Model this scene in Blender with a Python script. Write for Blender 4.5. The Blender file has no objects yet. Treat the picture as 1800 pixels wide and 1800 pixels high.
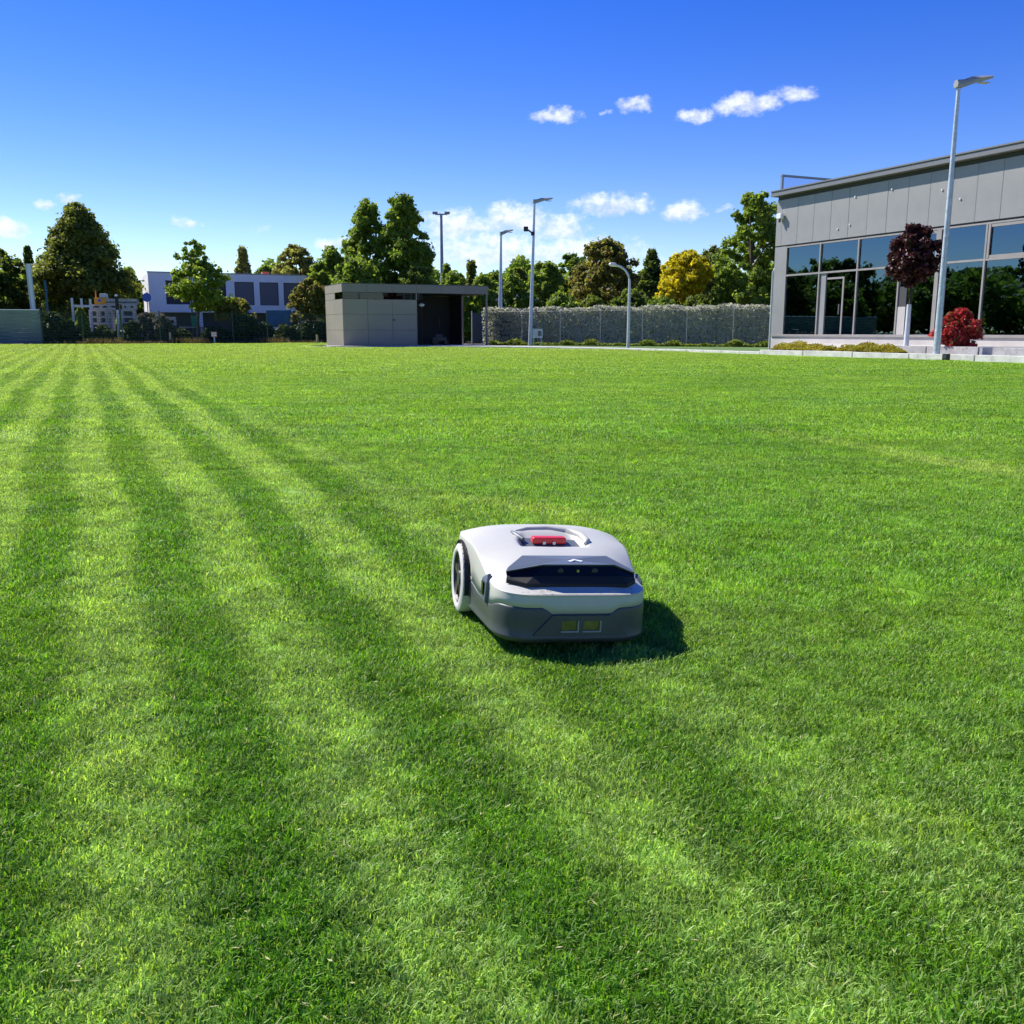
import bpy, bmesh, math, random
import numpy as np
from math import sin, cos, pi, atan, atan2, sqrt, radians, degrees
from mathutils import Vector, Matrix

C = bpy.context.scene
COL = C.collection
rng = np.random.default_rng(7)
random.seed(7)

# ------------------------------------------------------------------ camera
CAM_H, F_PX, HORIZON = 0.8, 1650.0, 583.5          # metres, pixels of an 1800 px picture
PITCH = atan((900 - HORIZON) / F_PX)
cp, sp = cos(PITCH), sin(PITCH)
cam = bpy.data.cameras.new('camera'); camo = bpy.data.objects.new('camera', cam); COL.objects.link(camo)
camo.location = (0, 0, CAM_H); camo.rotation_euler = (pi / 2 - PITCH, 0, 0)
cam.sensor_width = 36; cam.lens = 36 * F_PX / 1800; cam.clip_start = 0.05; cam.clip_end = 3000
C.camera = camo
GRID = radians(24.34)                               # heading of the mowing lines and of every facade
CA, SA = cos(GRID), sin(GRID)

def ray(px, py):
    x = (px - 900) / F_PX; v = (900 - py) / F_PX
    return Vector((x, cp + v * sp, -sp + v * cp))
def ground(px, py, z=0.0):
    d = ray(px, py); t = (z - CAM_H) / d.z
    return Vector((d.x * t, d.y * t, z))
def at(px, py, Y):
    d = ray(px, py); t = Y / d.y
    return Vector((d.x * t, Y, CAM_H + d.z * t))
def G(p, q, z=0.0):                                 # grid coordinates (across, along) to world
    return Vector((p * CA - q * SA, p * SA + q * CA, z))

# ------------------------------------------------------------------ light
SUN_EL = radians(46); SUN_AZ = atan2(-0.83, 0.557)
to_sun = Vector((sin(SUN_AZ) * cos(SUN_EL), cos(SUN_AZ) * cos(SUN_EL), sin(SUN_EL)))
sl = bpy.data.lights.new('sun', 'SUN'); sl.energy = 4.6; sl.angle = radians(0.53); sl.color = (1.0, 0.95, 0.86)
so = bpy.data.objects.new('sun', sl); COL.objects.link(so); so.rotation_euler = to_sun.to_track_quat('Z', 'Y').to_euler()
so.location = (-40, 20, 60)
C.view_settings.view_transform = 'Standard'; C.view_settings.look = 'None'
C.view_settings.exposure = 0.78; C.view_settings.gamma = 1; C.view_settings.use_curve_mapping = False
C.cycles.max_bounces = 6; C.cycles.transparent_max_bounces = 8; C.cycles.caustics_reflective = False; C.cycles.caustics_refractive = False
C.cycles.use_denoising = True; C.cycles.denoiser = 'OPENIMAGEDENOISE'; C.cycles.denoising_prefilter = 'ACCURATE'; C.cycles.denoising_input_passes = 'RGB_ALBEDO_NORMAL'
SKY_STRENGTH = 0.098

class NT:                                           # small node-tree writer
    def __init__(s, tree): s.t = tree; s.n = tree.nodes; s.l = tree.links
    def new(s, kind, **kw):
        n = s.n.new(kind)
        for k, v in kw.items(): setattr(n, k, v)
        return n
    def put(s, sock, v):
        if hasattr(v, 'bl_idname') or hasattr(v, 'is_output'): s.l.new(v, sock)
        else: sock.default_value = v
    def math(s, op, a, b=None, c=None, clamp=False):
        n = s.n.new('ShaderNodeMath'); n.operation = op; n.use_clamp = clamp
        s.put(n.inputs[0], a)
        if b is not None: s.put(n.inputs[1], b)
        if c is not None: s.put(n.inputs[2], c)
        return n.outputs[0]
    def step(s, v, a, b, lo=0.0, hi=1.0):
        n = s.n.new('ShaderNodeMapRange'); n.interpolation_type = 'SMOOTHSTEP'
        s.put(n.inputs[0], v); s.put(n.inputs[1], a); s.put(n.inputs[2], b); s.put(n.inputs[3], lo); s.put(n.inputs[4], hi)
        return n.outputs[0]
    def mix(s, f, a, b, mode='MIX'):
        n = s.n.new('ShaderNodeMix'); n.data_type = 'RGBA'; n.blend_type = mode
        s.put(n.inputs[0], f); s.put(n.inputs[6], a); s.put(n.inputs[7], b)
        return n.outputs[2]
    def noise(s, vec, scale, detail=3, rough=0.5):
        n = s.n.new('ShaderNodeTexNoise'); n.inputs['Scale'].default_value = scale
        n.inputs['Detail'].default_value = detail; n.inputs['Roughness'].default_value = rough
        if vec is not None: s.l.new(vec, n.inputs['Vector'])
        return n.outputs['Fac']
    def xyz(s, v):
        n = s.n.new('ShaderNodeSeparateXYZ'); s.l.new(v, n.inputs[0]); return n.outputs
    def comb(s, x, y, z):
        n = s.n.new('ShaderNodeCombineXYZ'); s.put(n.inputs[0], x); s.put(n.inputs[1], y); s.put(n.inputs[2], z); return n.outputs[0]

# ------------------------------------------------------------------ sky with fair-weather clouds
def build_world():
    w = bpy.data.worlds.new('World'); C.world = w; w.use_nodes = True
    T = NT(w.node_tree); T.n.clear()
    sky = T.new('ShaderNodeTexSky', sky_type='NISHITA'); sky.sun_disc = False
    sky.sun_elevation = SUN_EL; sky.sun_rotation = SUN_AZ
    sky.altitude = 100; sky.air_density = 1.0; sky.dust_density = 0.05; sky.ozone_density = 4.0
    hs = T.new('ShaderNodeHueSaturation'); hs.inputs['Saturation'].default_value = 1.40; hs.inputs['Hue'].default_value = 0.530
    T.l.new(sky.outputs[0], hs.inputs['Color'])
    tc = T.new('ShaderNodeTexCoord'); d = tc.outputs['Generated']
    x, y, z = T.xyz(d)
    az = T.math('ARCTAN2', x, y); el = T.math('ARCSINE', z)
    az = T.math('MULTIPLY', az, 57.29578); el = T.math('MULTIPLY', el, 57.29578)
    vec = T.comb(az, T.math('MULTIPLY', el, 1.25), 0.0)
    wx = T.noise(vec, 0.8, 3, 0.55); wy = T.noise(T.comb(T.math('ADD', az, 31.7), T.math('MULTIPLY', el, 1.25), 5.0), 0.8, 3, 0.55)
    az0, el0 = az, el
    az = T.math('ADD', az, T.math('MULTIPLY', T.math('SUBTRACT', wx, 0.5), 2.2)); el = T.math('ADD', el, T.math('MULTIPLY', T.math('SUBTRACT', wy, 0.5), 1.1))
    n1 = T.noise(vec, 0.75, 7, 0.62); n2 = T.noise(vec, 2.6, 5, 0.65)
    nz = T.math('ADD', T.math('MULTIPLY', T.math('SUBTRACT', n1, 0.5), 2.6), T.math('MULTIPLY', T.math('SUBTRACT', n2, 0.5), 1.3))
    mask = None; shade = None
    for px, py, rx, ry, k in CLOUDS:
        D = ray(px, py).normalized(); D2 = ray(px + rx, py).normalized(); D3 = ray(px, py - ry).normalized()
        a0 = degrees(atan2(D.x, D.y)); e0 = degrees(math.asin(D.z))
        ra = abs(degrees(atan2(D2.x, D2.y)) - a0); re = abs(degrees(math.asin(D3.z)) - e0)
        da = T.math('DIVIDE', T.math('SUBTRACT', az, a0), ra)
        de = T.math('DIVIDE', T.math('SUBTRACT', el, e0), re)
        de2 = T.math('MAXIMUM', de, T.math('MULTIPLY', de, -1.35))        # flatter bottoms
        m = T.math('SUBTRACT', 1.0, T.math('ADD', T.math('MULTIPLY', da, da), T.math('MULTIPLY', de2, de2)))
        m = T.math('MULTIPLY', T.math('MAXIMUM', m, -1.0), k)
        wgt = T.math('MAXIMUM', m, 0.0)
        s_ = T.math('MULTIPLY', wgt, de)
        mask = m if mask is None else T.math('MAXIMUM', mask, m)
        shade = s_ if shade is None else T.math('ADD', shade, s_)
    # distant bank hugging the horizon everywhere
    low = T.math('MULTIPLY', T.step(el, 0.5, 6.5, 0.5, -0.55), 1.0)
    big = T.noise(T.comb(T.math('MULTIPLY', az, 0.05), T.math('MULTIPLY', el, 0.12), 3.0), 1.0, 2)
    low = T.math('ADD', low, T.math('MULTIPLY', T.math('SUBTRACT', big, 0.55), 2.6))
    low = T.math('MINIMUM', low, 0.35)
    mask = T.math('MAXIMUM', mask, low)
    dens = T.step(T.math('ADD', mask, nz), -0.05, 1.7)
    dens = T.math('MULTIPLY', dens, T.step(mask, -0.22, 0.2))
    lit = T.step(T.math('ADD', T.math('MULTIPLY', shade, 0.55), T.math('MULTIPLY', nz, 0.55)), -0.45, 0.45)
    ccol = T.mix(lit, (4.6, 5.0, 6.9, 1), (7.0, 7.2, 7.8, 1))
    col = T.mix(T.math('MULTIPLY', dens, 0.9), hs.outputs[0], ccol)
    bg = T.new('ShaderNodeBackground'); T.l.new(col, bg.inputs[0]); bg.inputs[1].default_value = SKY_STRENGTH
    out = T.new('ShaderNodeOutputWorld'); T.l.new(bg.outputs[0], out.inputs[0])

CLOUDS = [(975,205,52,20,1.15),(1062,198,15,9,1),(1118,187,46,19,1.15),(1222,206,52,17,1.15),(1308,186,70,27,1.25),(1395,168,54,22,1.15),
          (1078,362,84,27,1.3),(1203,373,44,26,1.15),(1275,368,18,9,.8),(800,400,80,38,1.3),(905,390,80,38,1.35),(985,402,60,32,1.25),
          (860,446,180,46,1.25),(1010,448,160,40,1.1),(1120,470,120,26,.8),(120,352,24,18,1.3),(78,360,22,13,1.1),(10,402,44,24,1.35),(325,393,24,20,1.3),
          (600,430,56,18,1.3),(462,402,20,8,.6),(345,398,16,10,.5)]
build_world()

# ------------------------------------------------------------------ materials
MATS = {}
def mat(name, color, rough=0.6, metal=0.0, var=0.0, scale=3.0, spec=0.5, bump=0.0, coat=0.0, stain=None, bscale=None):
    if name in MATS: return MATS[name]
    m = bpy.data.materials.new(name); m.use_nodes = True; MATS[name] = m
    T = NT(m.node_tree); b = T.n['Principled BSDF']
    col = (*color, 1)
    b.inputs['Roughness'].default_value = rough; b.inputs['Metallic'].default_value = metal
    b.inputs['Specular IOR Level'].default_value = spec; b.inputs['Coat Weight'].default_value = coat
    b.inputs['Base Color'].default_value = col
    tc = T.new('ShaderNodeTexCoord')
    if var > 0:
        n = T.noise(tc.outputs['Object'], scale, 5, 0.6)
        lo = tuple(c * (1 - var) for c in color) + (1,); hi = tuple(min(1, c * (1 + var)) for c in color) + (1,)
        cc = T.mix(T.step(n, 0.3, 0.7), lo, hi)
        if stain:
            n2 = T.noise(tc.outputs['Object'], scale * 2.7, 6, 0.7)
            cc = T.mix(T.step(n2, 0.55, 0.72), cc, (*stain, 1))
        T.l.new(cc, b.inputs['Base Color'])
        T.l.new(T.math('MULTIPLY_ADD', n, 0.25, rough - 0.12, clamp=True), b.inputs['Roughness'])
    if bump > 0:
        bp = T.new('ShaderNodeBump'); bp.inputs['Strength'].default_value = bump; bp.inputs['Distance'].default_value = 0.02
        T.l.new(T.noise(tc.outputs['Object'], bscale or scale * 6, 5, 0.6), bp.inputs['Height']); T.l.new(bp.outputs[0], b.inputs['Normal'])
    return m

def leaf_mat(name, dark, light, trans=0.35, tip=None, rough=0.55):
    m = bpy.data.materials.new(name); m.use_nodes = True; MATS[name] = m
    T = NT(m.node_tree); T.n.clear()
    geo = T.new('ShaderNodeNewGeometry')
    r = geo.outputs['Random Per Island']
    pos = geo.outputs['Position']
    c = T.mix(r, (*dark, 1), (*light, 1))
    big = T.noise(pos, 0.55, 3)
    c = T.mix(T.step(big, 0.35, 0.7, 0.0, 0.55), c, (*light, 1))
    if tip:
        rr = T.math('FRACT', T.math('MULTIPLY', r, 17.31))
        c = T.mix(T.step(rr, 0.72, 0.9), c, (*tip, 1))
    b = T.new('ShaderNodeBsdfPrincipled'); T.l.new(c, b.inputs['Base Color']); b.inputs['Roughness'].default_value = rough
    b.inputs['Specular IOR Level'].default_value = 0.35
    tr = T.new('ShaderNodeBsdfTranslucent'); T.l.new(T.mix(0.5, c, T.mix(1.0, c, (1.0, 1.0, 0.35, 1), 'MULTIPLY')), tr.inputs[0])
    mx = T.new('ShaderNodeMixShader'); mx.inputs[0].default_value = min(.6, trans + .15)
    T.l.new(b.outputs[0], mx.inputs[1]); T.l.new(tr.outputs[0], mx.inputs[2])
    o = T.new('ShaderNodeOutputMaterial'); T.l.new(mx.outputs[0], o.inputs[0])
    return m

# mowing stripes: set the blades' lean; their light and dark look is also painted into the colour
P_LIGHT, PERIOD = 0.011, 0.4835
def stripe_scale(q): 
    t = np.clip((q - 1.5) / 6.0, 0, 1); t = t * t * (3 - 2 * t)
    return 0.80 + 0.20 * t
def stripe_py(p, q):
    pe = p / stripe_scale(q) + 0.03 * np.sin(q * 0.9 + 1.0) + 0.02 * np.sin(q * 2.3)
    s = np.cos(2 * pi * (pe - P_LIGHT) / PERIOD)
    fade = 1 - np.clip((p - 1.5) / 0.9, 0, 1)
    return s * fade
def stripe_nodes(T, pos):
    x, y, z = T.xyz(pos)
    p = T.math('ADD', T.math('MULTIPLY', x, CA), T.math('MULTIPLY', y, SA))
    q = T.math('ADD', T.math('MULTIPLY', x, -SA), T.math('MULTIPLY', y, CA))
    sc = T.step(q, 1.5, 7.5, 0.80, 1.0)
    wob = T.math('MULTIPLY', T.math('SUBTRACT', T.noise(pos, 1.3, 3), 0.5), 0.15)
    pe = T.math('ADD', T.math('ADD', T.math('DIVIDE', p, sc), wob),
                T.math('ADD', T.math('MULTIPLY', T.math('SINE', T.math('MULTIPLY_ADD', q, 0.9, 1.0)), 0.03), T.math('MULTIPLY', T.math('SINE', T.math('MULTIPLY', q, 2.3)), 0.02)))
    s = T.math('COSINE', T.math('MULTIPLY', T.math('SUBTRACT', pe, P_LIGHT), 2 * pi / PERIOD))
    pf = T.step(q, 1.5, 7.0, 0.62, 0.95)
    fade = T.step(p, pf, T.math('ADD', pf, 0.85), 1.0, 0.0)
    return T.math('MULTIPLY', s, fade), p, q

STREAKS = [(tuple(ground(1240, 742))[:2], tuple(ground(1840, 842))[:2], .22), (tuple(ground(1540, 800))[:2], tuple(ground(2100, 880))[:2], .2), (tuple(ground(640, 850))[:2], tuple(ground(1300, 960))[:2], .18)]
def turf_color(T, pos, rnd=None):
    s, p, q = stripe_nodes(T, pos); x_, y_, z_ = T.xyz(pos)
    n_big = T.noise(pos, 0.45, 4, 0.6); n_mid = T.noise(pos, 2.2, 4, 0.6)
    n_row = T.noise(T.comb(T.math('MULTIPLY', p, 0.35), T.math('MULTIPLY', q, 1.2), 0.0), 1.0, 4, 0.6)   # cross-mown right half
    green = T.mix(T.step(n_big, 0.3, 0.7), (0.152, 0.370, 0.024, 1), (0.232, 0.430, 0.033, 1))
    green = T.mix(T.step(n_mid, 0.55, 0.75, 0.0, 0.45), green, (0.33, 0.42, 0.028, 1))
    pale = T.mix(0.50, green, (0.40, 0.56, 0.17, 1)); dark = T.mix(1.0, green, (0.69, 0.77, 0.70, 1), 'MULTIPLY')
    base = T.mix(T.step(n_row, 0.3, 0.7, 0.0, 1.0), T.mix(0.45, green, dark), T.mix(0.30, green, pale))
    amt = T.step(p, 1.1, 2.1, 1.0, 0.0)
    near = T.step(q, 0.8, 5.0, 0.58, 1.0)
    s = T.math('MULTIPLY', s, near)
    c = T.mix(T.step(s, -0.55, 0.55), dark, pale)  # how bent blades catch the light, painted in as paler and darker green
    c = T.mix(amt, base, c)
    far = T.step(q, 3.0, 40.0, 0.0, 0.85)
    c = T.mix(far, c, T.mix(0.6, c, (0.40, 0.50, 0.11, 1)))
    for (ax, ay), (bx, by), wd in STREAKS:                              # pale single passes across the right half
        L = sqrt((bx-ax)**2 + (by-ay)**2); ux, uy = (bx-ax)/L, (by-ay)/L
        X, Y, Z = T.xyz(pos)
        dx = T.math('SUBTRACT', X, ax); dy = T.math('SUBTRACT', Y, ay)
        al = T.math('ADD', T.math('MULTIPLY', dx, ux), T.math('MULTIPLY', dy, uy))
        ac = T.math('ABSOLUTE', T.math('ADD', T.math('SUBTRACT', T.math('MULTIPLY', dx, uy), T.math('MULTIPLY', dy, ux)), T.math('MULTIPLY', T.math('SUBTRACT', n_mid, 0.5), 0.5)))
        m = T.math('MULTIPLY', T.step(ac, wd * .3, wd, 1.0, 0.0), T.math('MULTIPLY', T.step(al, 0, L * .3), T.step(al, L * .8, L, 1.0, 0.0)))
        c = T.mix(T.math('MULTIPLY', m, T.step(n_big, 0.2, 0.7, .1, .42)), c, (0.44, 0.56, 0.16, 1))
    n_r2 = T.noise(T.comb(T.math('MULTIPLY', x_, 0.8), T.math('MULTIPLY', y_, 3.2), 2.0), 1.0, 4, 0.6)
    c = T.mix(T.step(q, 1.5, 6.0, .3, 1.0), c, T.mix(1.0, c, T.mix(T.step(n_r2, 0.3, 0.7), (0.78, 0.82, 0.76, 1), (1.18, 1.14, 1.2, 1)), 'MULTIPLY'))
    n_f = T.noise(pos, 11.0, 3, 0.6); n_g = T.noise(pos, 4.5, 3, 0.6)
    c = T.mix(1.0, c, T.mix(T.step(n_f, 0.3, 0.7), (0.72, 0.76, 0.72, 1), (1.22, 1.18, 1.15, 1)), 'MULTIPLY')
    c = T.mix(1.0, c, T.mix(T.step(n_g, 0.3, 0.7), (0.88, 0.90, 0.9, 1), (1.10, 1.08, 1.05, 1)), 'MULTIPLY')
    return c

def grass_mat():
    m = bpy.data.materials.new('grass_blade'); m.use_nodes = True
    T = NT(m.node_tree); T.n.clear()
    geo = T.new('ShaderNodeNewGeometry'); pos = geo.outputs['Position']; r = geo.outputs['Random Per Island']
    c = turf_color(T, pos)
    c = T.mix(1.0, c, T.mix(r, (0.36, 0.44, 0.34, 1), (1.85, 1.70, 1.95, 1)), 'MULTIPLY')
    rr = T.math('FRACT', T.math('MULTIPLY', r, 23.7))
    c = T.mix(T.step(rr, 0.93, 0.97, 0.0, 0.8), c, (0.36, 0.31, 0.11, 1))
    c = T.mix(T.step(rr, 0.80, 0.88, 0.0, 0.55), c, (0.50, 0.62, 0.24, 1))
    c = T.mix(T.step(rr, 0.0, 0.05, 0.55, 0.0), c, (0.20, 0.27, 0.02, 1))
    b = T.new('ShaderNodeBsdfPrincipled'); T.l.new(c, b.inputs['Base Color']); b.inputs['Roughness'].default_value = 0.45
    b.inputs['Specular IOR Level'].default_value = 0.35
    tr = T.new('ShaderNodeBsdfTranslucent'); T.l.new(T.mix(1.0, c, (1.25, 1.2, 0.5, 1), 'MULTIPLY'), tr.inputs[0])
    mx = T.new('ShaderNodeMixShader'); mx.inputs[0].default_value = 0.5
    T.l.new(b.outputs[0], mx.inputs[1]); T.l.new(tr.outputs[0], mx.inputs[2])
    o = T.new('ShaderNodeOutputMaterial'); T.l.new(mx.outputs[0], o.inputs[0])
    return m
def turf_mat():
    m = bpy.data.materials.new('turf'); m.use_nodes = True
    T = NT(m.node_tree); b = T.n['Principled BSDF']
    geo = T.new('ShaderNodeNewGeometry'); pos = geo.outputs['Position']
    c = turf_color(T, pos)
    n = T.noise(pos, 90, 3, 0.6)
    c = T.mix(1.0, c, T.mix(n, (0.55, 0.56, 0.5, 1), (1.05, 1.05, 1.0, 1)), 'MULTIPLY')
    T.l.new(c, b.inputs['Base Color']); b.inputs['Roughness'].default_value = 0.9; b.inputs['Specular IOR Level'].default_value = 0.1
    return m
def glass_mat(name, tint, ior=2.0, rough=0.015, gloss=(0.9, 0.95, 1)):
    m = bpy.data.materials.new(name); m.use_nodes = True; MATS[name] = m
    T = NT(m.node_tree); T.n.clear()
    fr = T.new('ShaderNodeFresnel'); fr.inputs[0].default_value = ior
    tr = T.new('ShaderNodeBsdfTransparent'); tr.inputs[0].default_value = (*tint, 1)
    gl = T.new('ShaderNodeBsdfGlossy'); gl.inputs['Roughness'].default_value = rough; gl.inputs[0].default_value = (*gloss, 1)
    mx = T.new('ShaderNodeMixShader'); T.l.new(fr.outputs[0], mx.inputs[0]); T.l.new(tr.outputs[0], mx.inputs[1]); T.l.new(gl.outputs[0], mx.inputs[2])
    o = T.new('ShaderNodeOutputMaterial'); T.l.new(mx.outputs[0], o.inputs[0])
    return m

# ------------------------------------------------------------------ object helpers
def tag(o, label=None, cat=None, group=None, kind=None):
    if label: o['label'] = label
    if cat: o['category'] = cat
    if group: o['group'] = group
    if kind: o['kind'] = kind
    return o
def thing(name, label, cat, loc, rz=0.0, group=None):
    o = bpy.data.objects.new(name, None); COL.objects.link(o); o.empty_display_size = 0.2
    o.location = loc; o.rotation_euler = (0, 0, rz)
    return tag(o, label, cat, group)
def link(name, me, m, parent=None):
    o = bpy.data.objects.new(name, me); COL.objects.link(o)
    if m is not None and not me.materials:
        for mm in (m if isinstance(m, (list, tuple)) else [m]): me.materials.append(mm)
    if parent is not None: o.parent = parent
    return o
def np_mesh(name, verts, faces, smooth=False):
    """verts (n,3) array; faces (m,k) array of one face size"""
    me = bpy.data.meshes.new(name); verts = np.asarray(verts, np.float32); faces = np.asarray(faces, np.int32)
    k = faces.shape[1]
    me.vertices.add(len(verts)); me.vertices.foreach_set('co', verts.ravel())
    me.loops.add(faces.size); me.loops.foreach_set('vertex_index', faces.ravel())
    me.polygons.add(len(faces)); me.polygons.foreach_set('loop_start', np.arange(0, faces.size, k, dtype=np.int32))
    me.update(calc_edges=True)
    if smooth: me.polygons.foreach_set('use_smooth', np.ones(len(faces), bool))
    return me

class MB:
    def __init__(s): s.v = []; s.f = []
    def quadbox(s, pts):                            # 8 points: bottom 4 ccw, top 4 ccw
        b = len(s.v); s.v += [tuple(p) for p in pts]
        for q in ((3,2,1,0),(4,5,6,7),(0,1,5,4),(1,2,6,5),(2,3,7,6),(3,0,4,7)): s.f.append(tuple(b + i for i in q))
        return s
    def box(s, x0, x1, y0, y1, z0, z1):
        return s.quadbox([(x0,y0,z0),(x1,y0,z0),(x1,y1,z0),(x0,y1,z0),(x0,y0,z1),(x1,y0,z1),(x1,y1,z1),(x0,y1,z1)])
    def prism(s, poly, z0, z1):
        n = len(poly); b = len(s.v)
        s.v += [(x, y, z0) for x, y in poly] + [(x, y, z1) for x, y in poly]
        s.f.append(tuple(b + i for i in reversed(range(n)))); s.f.append(tuple(b + n + i for i in range(n)))
        for i in range(n): j = (i + 1) % n; s.f.append((b+i, b+j, b+n+j, b+n+i))
        return s
    def tube(s, path, radii, n=10, cap=True):
        b0 = len(s.v); path = [Vector(p) for p in path]
        if not isinstance(radii, (list, tuple)): radii = [radii] * len(path)
        for i, p in enumerate(path):
            t = (path[min(i+1, len(path)-1)] - path[max(i-1, 0)]).normalized()
            a = t.cross(Vector((0,0,1))) if abs(t.z) < 0.95 else t.cross(Vector((0,1,0)))
            a.normalize(); c = t.cross(a)
            for k in range(n):
                w = 2 * pi * k / n; s.v.append(tuple(p + (a * cos(w) + c * sin(w)) * radii[i]))
        for i in range(len(path) - 1):
            for k in range(n):
                k2 = (k + 1) % n
                s.f.append((b0+i*n+k, b0+(i+1)*n+k, b0+(i+1)*n+k2, b0+i*n+k2))
        if cap:
            s.f.append(tuple(b0 + k for k in range(n))); s.f.append(tuple(b0 + (len(path)-1)*n + k for k in reversed(range(n))))
        return s
    def lathe_x(s, prof, cx, cy, cz, n=40):         # profile (x, r) turned about the local x axis
        b0 = len(s.v)
        for x, r in prof:
            for k in range(n):
                w = 2*pi*k/n; s.v.append((cx + x, cy + r*cos(w), cz + r*sin(w)))
        for i in range(len(prof)-1):
            for k in range(n):
                k2 = (k+1) % n; s.f.append((b0+i*n+k, b0+i*n+k2, b0+(i+1)*n+k2, b0+(i+1)*n+k))
        return s
    def mesh(s, name, smooth=False, bevel=0.0, angle=35, seg=2):
        me = bpy.data.meshes.new(name); me.from_pydata(s.v, [], s.f); me.update()
        bm = bmesh.new(); bm.from_mesh(me); bmesh.ops.recalc_face_normals(bm, faces=bm.faces)
        if bevel > 0:
            ed = [e for e in bm.edges if len(e.link_faces) == 2 and e.calc_face_angle(0) > radians(30)]
            bmesh.ops.bevel(bm, geom=ed, offset=bevel, segments=seg, profile=0.6, affect='EDGES', clamp_overlap=True)
        if smooth:
            for f in bm.faces: f.smooth = True
            for e in bm.edges:
                if len(e.link_faces) == 2 and e.calc_face_angle(0) > radians(angle): e.smooth = False
        bm.to_mesh(me); bm.free()
        return me
    def build(s, name, m, parent=None, **kw): return link(name, s.mesh(name, **kw), m, parent)

# ------------------------------------------------------------------ ground, lawn, path, terrace
M_paving = mat('pale_concrete', (0.46, 0.45, 0.42), 0.85, var=0.14, scale=1.3, bump=0.3, stain=(0.33, 0.32, 0.29))
M_kerb = mat('kerb_concrete', (0.55, 0.54, 0.51), 0.85, var=0.16, scale=2.2, bump=0.4, stain=(0.34, 0.32, 0.29))
M_stone = mat('weathered_slab', (0.36, 0.35, 0.34), 0.85, var=0.25, scale=1.6, bump=0.5, stain=(0.20, 0.19, 0.17))
M_soil = mat('rough_ground', (0.085, 0.075, 0.04), 0.95, var=0.4, scale=0.6, bump=0.6, stain=(0.07, 0.09, 0.03))
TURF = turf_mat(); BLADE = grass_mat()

gs = MB(); R = 900
gs.v = [(-R, -200, -0.03), (R, -200, -0.03), (R, 1500, -0.03), (-R, 1500, -0.03)]; gs.f = [(0, 1, 2, 3)]
tag(gs.build('ground', M_soil), kind='structure')

# lawn outline in grid coordinates
LAWN = [(-22, -6), (22.55, -6), (22.55, 36), (22.3, 39), (21.6, 42), (20.3, 45), (18.6, 47.4), (16.5, 49.3), (14.6, 50.15), (13.0, 50.3), (12.3, 50.9), (12.1, 52), (12.1, 56), (13.5, 58), (22, 58), (22, 71.2), (-22, 71.2)]
lm = MB(); lm.v = [tuple(G(p, q, 0.0)) for p, q in LAWN]; lm.f = [tuple(range(len(LAWN)))]
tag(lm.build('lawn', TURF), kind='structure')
def in_lawn(p, q):
    inside = np.zeros(p.shape, bool); n = len(LAWN)
    for i in range(n):
        x0, y0 = LAWN[i]; x1, y1 = LAWN[(i + 1) % n]
        hit = ((y0 > q) != (y1 > q)) & (p < (x1 - x0) * (q - y0) / (y1 - y0 + 1e-12) + x0)
        inside ^= hit
    return inside

# pale path that runs from the kerb round the front of the shed
inner = LAWN[2:12]
outer = [(24.0, 36), (23.9, 39.4), (23.4, 43), (22.4, 46.6), (21.6, 48.8), (21.6, 51.0), (21.6, 51.5), (13.2, 51.5), (13.1, 51.6), (13.1, 52)]
pb = MB(); n = len(inner)
for p, q in inner: pb.v.append(tuple(G(p + .02, q + .02, 0.05)))
for p, q in outer: pb.v.append(tuple(G(p, q, 0.05)))
for p, q in inner: pb.v.append(tuple(G(p + .02, q + .02, -0.02)))
for i in range(n - 1):
    pb.f.append((i, n + i, n + i + 1, i + 1)); pb.f.append((2*n + i, i, i + 1, 2*n + i + 1))
tag(pb.build('path', M_paving), kind='structure')
pv = MB(); pv.quadbox([tuple(G(p, q, -.02)) for p, q in ((22.83, 27.9), (24.0, 27.9), (24.0, 36), (22.6, 36))] + [tuple(G(p, q, .06)) for p, q in ((22.83, 27.9), (24.0, 27.9), (24.0, 36), (22.6, 36))])
tag(pv.build('path', M_paving), kind='structure')
vg = MB(); vq = [(24.02, 27), (27.9, 34.2), (36, 40), (34, 46), (24, 52.5), (22.45, 52.4), (22.45, 47.0), (23.42, 43), (23.92, 39.4), (24.02, 36)]
vg.v = [tuple(G(p, q, 0.012)) for p, q in vq]; vg.f = [tuple(range(len(vq)))]
tag(vg.build('grass_verge', mat('verge_grass', (0.085, 0.16, 0.03), 0.9, var=0.3, scale=2.0, bump=0.5)), kind='structure')
tb = MB()
tb.quadbox([tuple(G(p, q, -.02)) for p, q in ((22.75, 8), (28.2, 8), (28.2, 27.85), (22.75, 27.85))] + [tuple(G(p, q, .15)) for p, q in ((22.75, 8), (28.2, 8), (28.2, 27.85), (22.75, 27.85))])
tag(tb.build('terrace', M_paving), kind='structure')
tb = MB()
tb.quadbox([tuple(G(p, q, .15)) for p, q in ((23.62, 8), (28.2, 8), (28.2, 33.9), (23.62, 23.2))] + [tuple(G(p, q, .335)) for p, q in ((23.62, 8), (28.2, 8), (28.2, 33.9), (23.62, 23.2))])
tag(tb.build('terrace', M_paving), kind='structure')

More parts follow.
